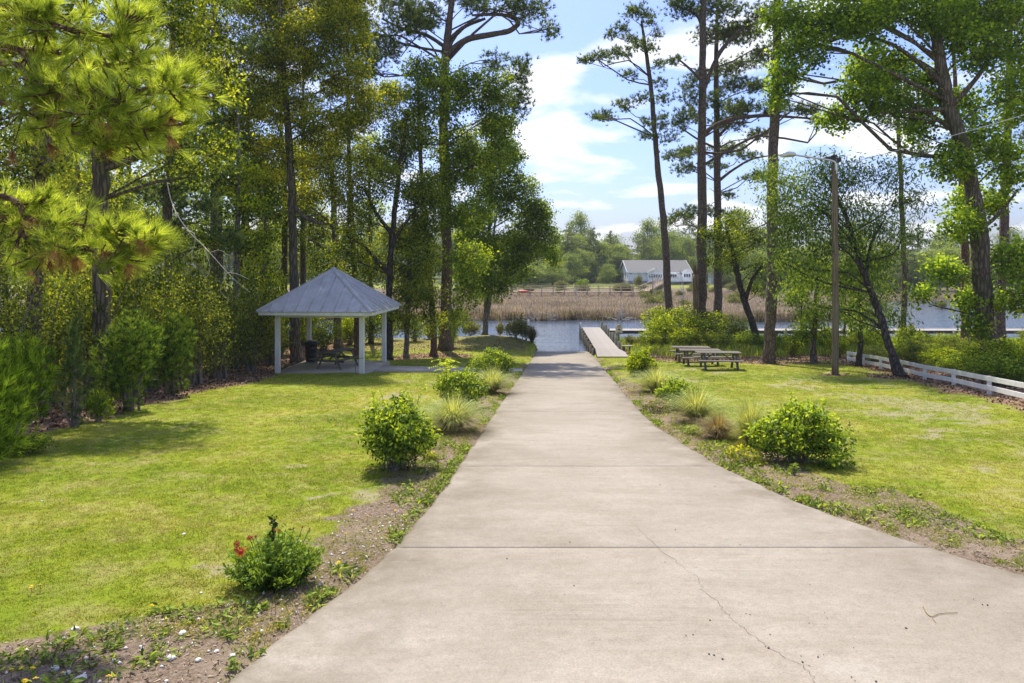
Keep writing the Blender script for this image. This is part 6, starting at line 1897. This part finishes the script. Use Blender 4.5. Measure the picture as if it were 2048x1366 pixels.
# rush tuft beside the ramp
orn_grass('rush_tuft', 'dark tuft of rushes hanging over the water beside the ramp', 1064, 45.6, 1.2, .5, 300, REED_DARK, None, False, .008)
G5 = 'sunlit shrubs under the dockside pines'
for k, (px, Y, w, h, kd) in enumerate(((1330, 44.5, 90, 62, 'bright'), (1372, 45, 90, 78, 'bright'), (1300, 43.5, 56, 36, 'bright'), (1425, 45.5, 100, 66, 'bright'), (1475, 46, 90, 62, 'oakshrub'), (1360, 43.2, 70, 42, 'bright'), (1440, 43, 90, 40, 'oakshrub'), (1395, 43.5, 80, 44, 'oakshrub'), (1320, 47, 80, 70, 'bright'), (1500, 43.5, 80, 34, 'low'))):
    shrub(kd, px, Y, w, h, {'bright': 'sunlit yellow-green shrub under the pines beside the dock', 'oakshrub': 'darker leafy shrub under the pines behind the picnic tables', 'low': 'low leafy shrub at the foot of the leaning oak'}[kd], 'shrub', G5)
for (px, Y, w, h) in ((1262, 44.3, 30, 26), (1282, 44.8, 26, 22)):
    shrub('marshy', px, Y, w, h, 'small brownish shrub behind the notice board', 'shrub', 'brownish shrubs by the notice board')
G6 = 'bank shrubs along the shore beyond the fence'
rs = random.Random(5)
for k in range(30):
    px = 1530 + k * 19 + rs.uniform(-8, 8); Y = rs.uniform(37.5, 45.5)
    kd = rs.choice(['bright', 'low', 'oakshrub', 'bright', 'low'])
    shrub(kd, px, Y, rs.uniform(44, 74), rs.uniform(22, 44) * (1.15 if kd != 'low' else .9), {'bright': 'sunlit yellow-green shrub on the creek bank beyond the fence', 'low': 'low mid-green shrub on the creek bank beyond the fence', 'oakshrub': 'leafy dark green shrub on the creek bank beyond the fence'}[kd], 'shrub', G6)
G7 = 'shrubs crowding the white fence'
for k in range(26):
    t = k / 25
    fx_ = 17.6 + (14.6 - 17.6) * t + rs.uniform(.5, 4.5) * (1 if k % 3 else .4) + .5; fy_ = 36 - 17.5 * t + rs.uniform(-.6, .6)
    kd = rs.choice(['oakshrub', 'low', 'holly', 'bright', 'oakshrub', 'low'])
    hgt = rs.uniform(.7, 1.55)
    shrub(kd, 0, fy_, rs.uniform(1.6, 2.6) * F / fy_, hgt * F / fy_, {'bright': 'sunlit shrub behind the white fence', 'low': 'low green shrub behind the white fence', 'oakshrub': 'leafy green shrub behind the white fence', 'holly': 'dark glossy shrub behind the white fence'}[kd], 'shrub', G7, X=fx_)

# ------------------------------------------------------------------ far bank
ft = [local_tree('far_tree', 'oak', 13, 4.6, .25, LEAF_FAR, BARK_GREY, 13, 21, .15, 2.3, .42),
      local_tree('far_tree', 'gum', 15, 4.4, .25, LEAF_FAR, BARK_GREY, 13, 22, .15, 2.3, .42),
      local_tree('far_tree', 'oak', 10, 4.4, .22, LEAF_FAR, BARK_GREY, 12, 23, .1, 2.3, .45)]
fpn = [local_tree('far_pine', 'pine', 18, 3.8, .25, NEEDLE_FAR, BARK_PINE, 12, 24, .35, 1.7, .55),
       local_tree('far_pine', 'pine', 16, 3.4, .22, NEEDLE_FAR, BARK_PINE, 11, 25, .4, 1.7, .55)]
rs = random.Random(21)
def far(src, X, Y, s, sz, lab, cat='tree', grp='wood on the far bank'):
    put(src, used, (X, Y, g1(X, Y) - .1), s, sz, rs.random() * 6.28, lab, cat, grp)
FL = {0: 'hazy broadleaf tree in the wood on the far bank', 1: 'hazy pine in the wood on the far bank'}
for row, (Yr, step, hs_) in enumerate(((176, 6.2, .82), (192, 7.0, 1.0), (212, 8.0, 1.15))):
    X = -150.0
    while X < 190:
        Y = Yr + rs.uniform(-6, 6)
        px = 1024 + X / Y * F
        xx = X; X += step * rs.uniform(.7, 1.3)
        if px < -60 or px > 2110: continue
        pine = rs.random() < .42
        src = rs.choice(fpn if pine else ft)
        s = rs.uniform(.85, 1.2)
        sz = s * hs_ * rs.uniform(.85, 1.12)
        if 1248 < px < 1284: sz *= .55                 # dip in the tree line
        if 1560 < px: sz *= .86
        if pine: sz *= .86
        far(src, xx, Y, s, sz, FL[1 if pine else 0])
for (px, Y, top) in ((1190, 184, 452), (1222, 186, 458), (1142, 178, 462), (1168, 182, 470), (1302, 184, 466), (1330, 186, 470), (1350, 190, 462), (1296, 182, 480), (1392, 188, 450), (1418, 184, 460)):
    X = (px - 1024) / F * Y; h = CZ + (HY - top) / F * Y - g1(X, Y)
    src = fpn[rs.randrange(2)]; s = h / (18.5 if src is fpn[0] else 16.5)
    far(src, X, Y, s * .95, s, 'tall dark pine standing above the far wood near the house', 'tree', 'tall pines behind the house')
# nearer woods of the far bank, left and right of the house
for (px, Y, top, lab) in ((1213, 163, 526, 'small round bright green tree on the lawn beside the house'),):
    X = (px - 1024) / F * Y; h = CZ + (HY - top) / F * Y - g1(X, Y)
    far(ft[2], X, Y, .55, h / 10.6, lab, 'tree', None)
for (px, Y, top) in ((1105, 150, 525), (1075, 156, 515), (1135, 160, 505), (1160, 168, 495), (1175, 172, 500), (1240, 172, 505), (1050, 148, 530), (1020, 152, 520), (1440, 166, 510), (1470, 160, 520), (1500, 158, 505), (1405, 172, 500), (1285, 174, 505), (1320, 176, 500), (1130, 172, 478), (1150, 176, 466), (1180, 178, 472), (1205, 176, 480), (1232, 178, 486), (1112, 170, 486), (1090, 168, 492), (1300, 180, 484), (1318, 182, 478), (1340, 180, 482), (1362, 182, 476), (1385, 180, 480), (1066, 166, 500), (1245, 180, 496)):
    X = (px - 1024) / F * Y; h = CZ + (HY - top) / F * Y - g1(X, Y)
    src = ft[rs.randrange(3)]; far(src, X, Y, rs.uniform(.75, 1.05), h / {ft[0]: 13.6, ft[1]: 15.6, ft[2]: 10.6}[src], 'leafy tree at the front of the far wood beside the house lawn', 'tree', 'front trees of the far wood')
for k in range(46):
    Y = rs.uniform(134, 160); px = 1450 + k * 14 + rs.uniform(-10, 10)
    X = (px - 1024) / F * Y; src = rs.choice(ft + fpn[:1]); h = CZ + (HY - rs.uniform(486, 520)) / F * Y - g1(X, Y)
    far(src, X, Y, rs.uniform(.7, 1.0), h / {ft[0]: 13.6, ft[1]: 15.6, ft[2]: 10.6, fpn[0]: 18.6}[src], 'pale hazy tree at the far edge of the marsh beyond the dockside pines', 'tree', 'trees along the far marsh edge')
# marsh shrubs
for k in range(72):
    Y = rs.uniform(128, 152) if k < 30 else rs.uniform(80, 126)
    px = rs.uniform(930, 1720) if k < 30 else rs.choice([rs.uniform(1280, 1330), rs.uniform(1330, 1480), rs.uniform(1480, 1900), rs.uniform(900, 990)])
    X = (px - 1024) / F * Y
    if 1236 < px < 1392 and Y > 138: Y = rs.uniform(128, 140)
    sz = rs.uniform(.45, 1.0) * (1.2 if k < 30 else .9)
    shrub('marshy', px, Y, 3.4 * sz * F / Y * .9, 2.0 * sz * F / Y, 'olive green shrub growing out of the brown marsh grass', 'shrub', 'shrubs scattered in the marsh')
for (px, Y, w, h, lab) in ((1163, 139, 34, 26, 'pale conical cedar in the marsh below the house lawn'), (1277, 142, 20, 30, 'small flat-topped pine in front of the house')):
    shrub('cedarb' if px < 1200 else 'marshy', px, Y, w, h, lab, 'tree')

# marsh grass
mX, mY = [], []
for (d_, y0, y1) in ((7.0, 69, 84), (4.0, 84, 110), (2.2, 110, 134)):
    n = int(d_ * 180 * (y1 - y0)); X, Y = rand_area(n, -70, 110, y0, y1)
    k = (abs(X - 10) < Y * .72) & (X > -Y * .70)
    mX.append(X[k]); mY.append(Y[k])
mX = np.concatenate(mX); mY = np.concatenate(mY)
mz = gz(mX, mY); k = mz > .02
mX, mY, mz = mX[k], mY[k], mz[k]
msc = rng.uniform(.75, 1.2, len(mX)) * (1 - .42 * smooth(88, 108, mY)) * (.8 + .45 * fbm(mX * .07, mY * .12, 88))
scatter('marsh_grass', [blades(40, .95, .46, .020, .38, 2) for _ in range(6)], np.stack([mX, mY, mz - .05], 1), np.stack([rng.normal(size=len(mX)) * .08, rng.normal(size=len(mX)) * .08, rng.random(len(mX)) * 6.28], 1), msc, REED)
# darker rushes at the water edge of both banks
eX = rng.uniform(-50, 60, 2600); eY = rng.uniform(68.2, 73, 2600); ez2 = gz(eX, eY); k = (ez2 > -.35) & (ez2 < .22)
eX, eY, ez2 = eX[k], eY[k], ez2[k]
scatter('marsh_edge_rushes', [blades(22, .85, .35, .035, .5, 2) for _ in range(5)], np.stack([eX, eY, ez2], 1), np.stack([0 * eX, 0 * eX, rng.random(len(eX)) * 6.28], 1), rng.uniform(.7, 1.3, len(eX)), REED_DARK)
# right bank grasses
bX = rng.uniform(7, 34, 3600); bY = rng.uniform(38, 49, 3600); k = bY > 37 + fbm(bX * .3, bY * .3, 3) * 4
bX, bY = bX[k], bY[k]
scatter('bank_grass', [blades(18, .42, .22, .014, .6, 2) for _ in range(5)], np.stack([bX, bY, gz(bX, bY)], 1), np.stack([0 * bX, 0 * bX, rng.random(len(bX)) * 6.28], 1), rng.uniform(.6, 1.4, len(bX)), WEED)

# bleached driftwood along the marsh edge
def driftwood(px, py, Y, seed, lab, scale=1.0):
    r_ = np.random.default_rng(seed)
    p = P(px, py, Y); z = g1(p[0], Y)
    q = MB()
    for k in range(9):
        a = r_.uniform(-.3, 3.4); L = r_.uniform(.7, 2.2) * scale
        d = np.array([math.cos(a), r_.normal() * .3, abs(math.sin(a)) * .8 + .1])
        e = d * L; m_ = e * .5 + r_.normal(size=3) * .15
        q.tube(spline([(r_.normal() * .3, 0, -.1), m_, e], 7), np.linspace(.06, .015, 7) * scale, 5, .1)
        for j in range(2):
            f_ = m_ + r_.normal(size=3) * .5; q.tube([m_, f_], [.025, .008], 4)
    o = q.build('driftwood', DEADWOOD, None, True, (p[0], Y, max(z, .05)))
    tag(o, lab, 'driftwood', None)
driftwood(1064, 632, 69.6, 1, 'bleached tangle of driftwood on the marsh edge beyond the headland')
driftwood(1240, 632, 69.6, 2, 'bleached dead tree lying on the marsh edge behind the dock', 1.05)
driftwood(1100, 634, 69.8, 3, 'small bleached dead limb on the marsh edge near the driftwood tangle', .7)
for k, (px, Y, h) in enumerate(((1365, 92, 4.2), (1305, 100, 4.6), (1150, 96, 2.0))):
    p = P(px, 600, Y); z = g1(p[0], Y); r_ = np.random.default_rng(90 + k)
    q = MB(); tr = spline([(0, 0, -.2), (.1, 0, h * .5), (-.1, 0, h)], 8); q.tube(tr, np.linspace(.10, .02, 8), 6, .1)
    for j in range(16):
        s0 = tr[r_.integers(2, 8)]; d = r_.normal(size=3); d[2] = abs(d[2]) * .8; d /= np.linalg.norm(d); L = r_.uniform(.4, 1.5)
        q.tube(spline([s0, s0 + d * L * .5, s0 + d * L + [0, 0, .15]], 5), np.linspace(.035, .008, 5), 4, 0)
    o = q.build('dead_sapling', DEADWOOD, None, True, (p[0], Y, z))
    tag(o, ('bare grey dead tree in the marsh beyond the leaning pine', 'bare grey dead tree in the marsh below the house stairs', 'short bare dead tree in the middle of the marsh')[k], 'dead tree')

# ------------------------------------------------------------------ air
bm = bmesh.new(); bmesh.ops.create_cube(bm, size=1.0)
bmesh.ops.scale(bm, vec=(1500, 1040, 42), verts=bm.verts); bmesh.ops.translate(bm, vec=(0, 395, 17), verts=bm.verts)
me = bpy.data.meshes.new('haze'); bm.to_mesh(me); bm.free()
hm = bpy.data.materials.new('haze'); hm.use_nodes = True; nt = hm.node_tree
for n in list(nt.nodes):
    if n.type != 'OUTPUT_MATERIAL': nt.nodes.remove(n)
pv = nt.nodes.new('ShaderNodeVolumePrincipled')
pv.inputs['Color'].default_value = (0.86, 0.92, 1.0, 1)
pv.inputs['Density'].default_value = 0.0003
nt.links.new(pv.outputs[0], nt.nodes['Material Output'].inputs['Volume'])
me.materials.append(hm)
tag(link('haze', me), kind='stuff')
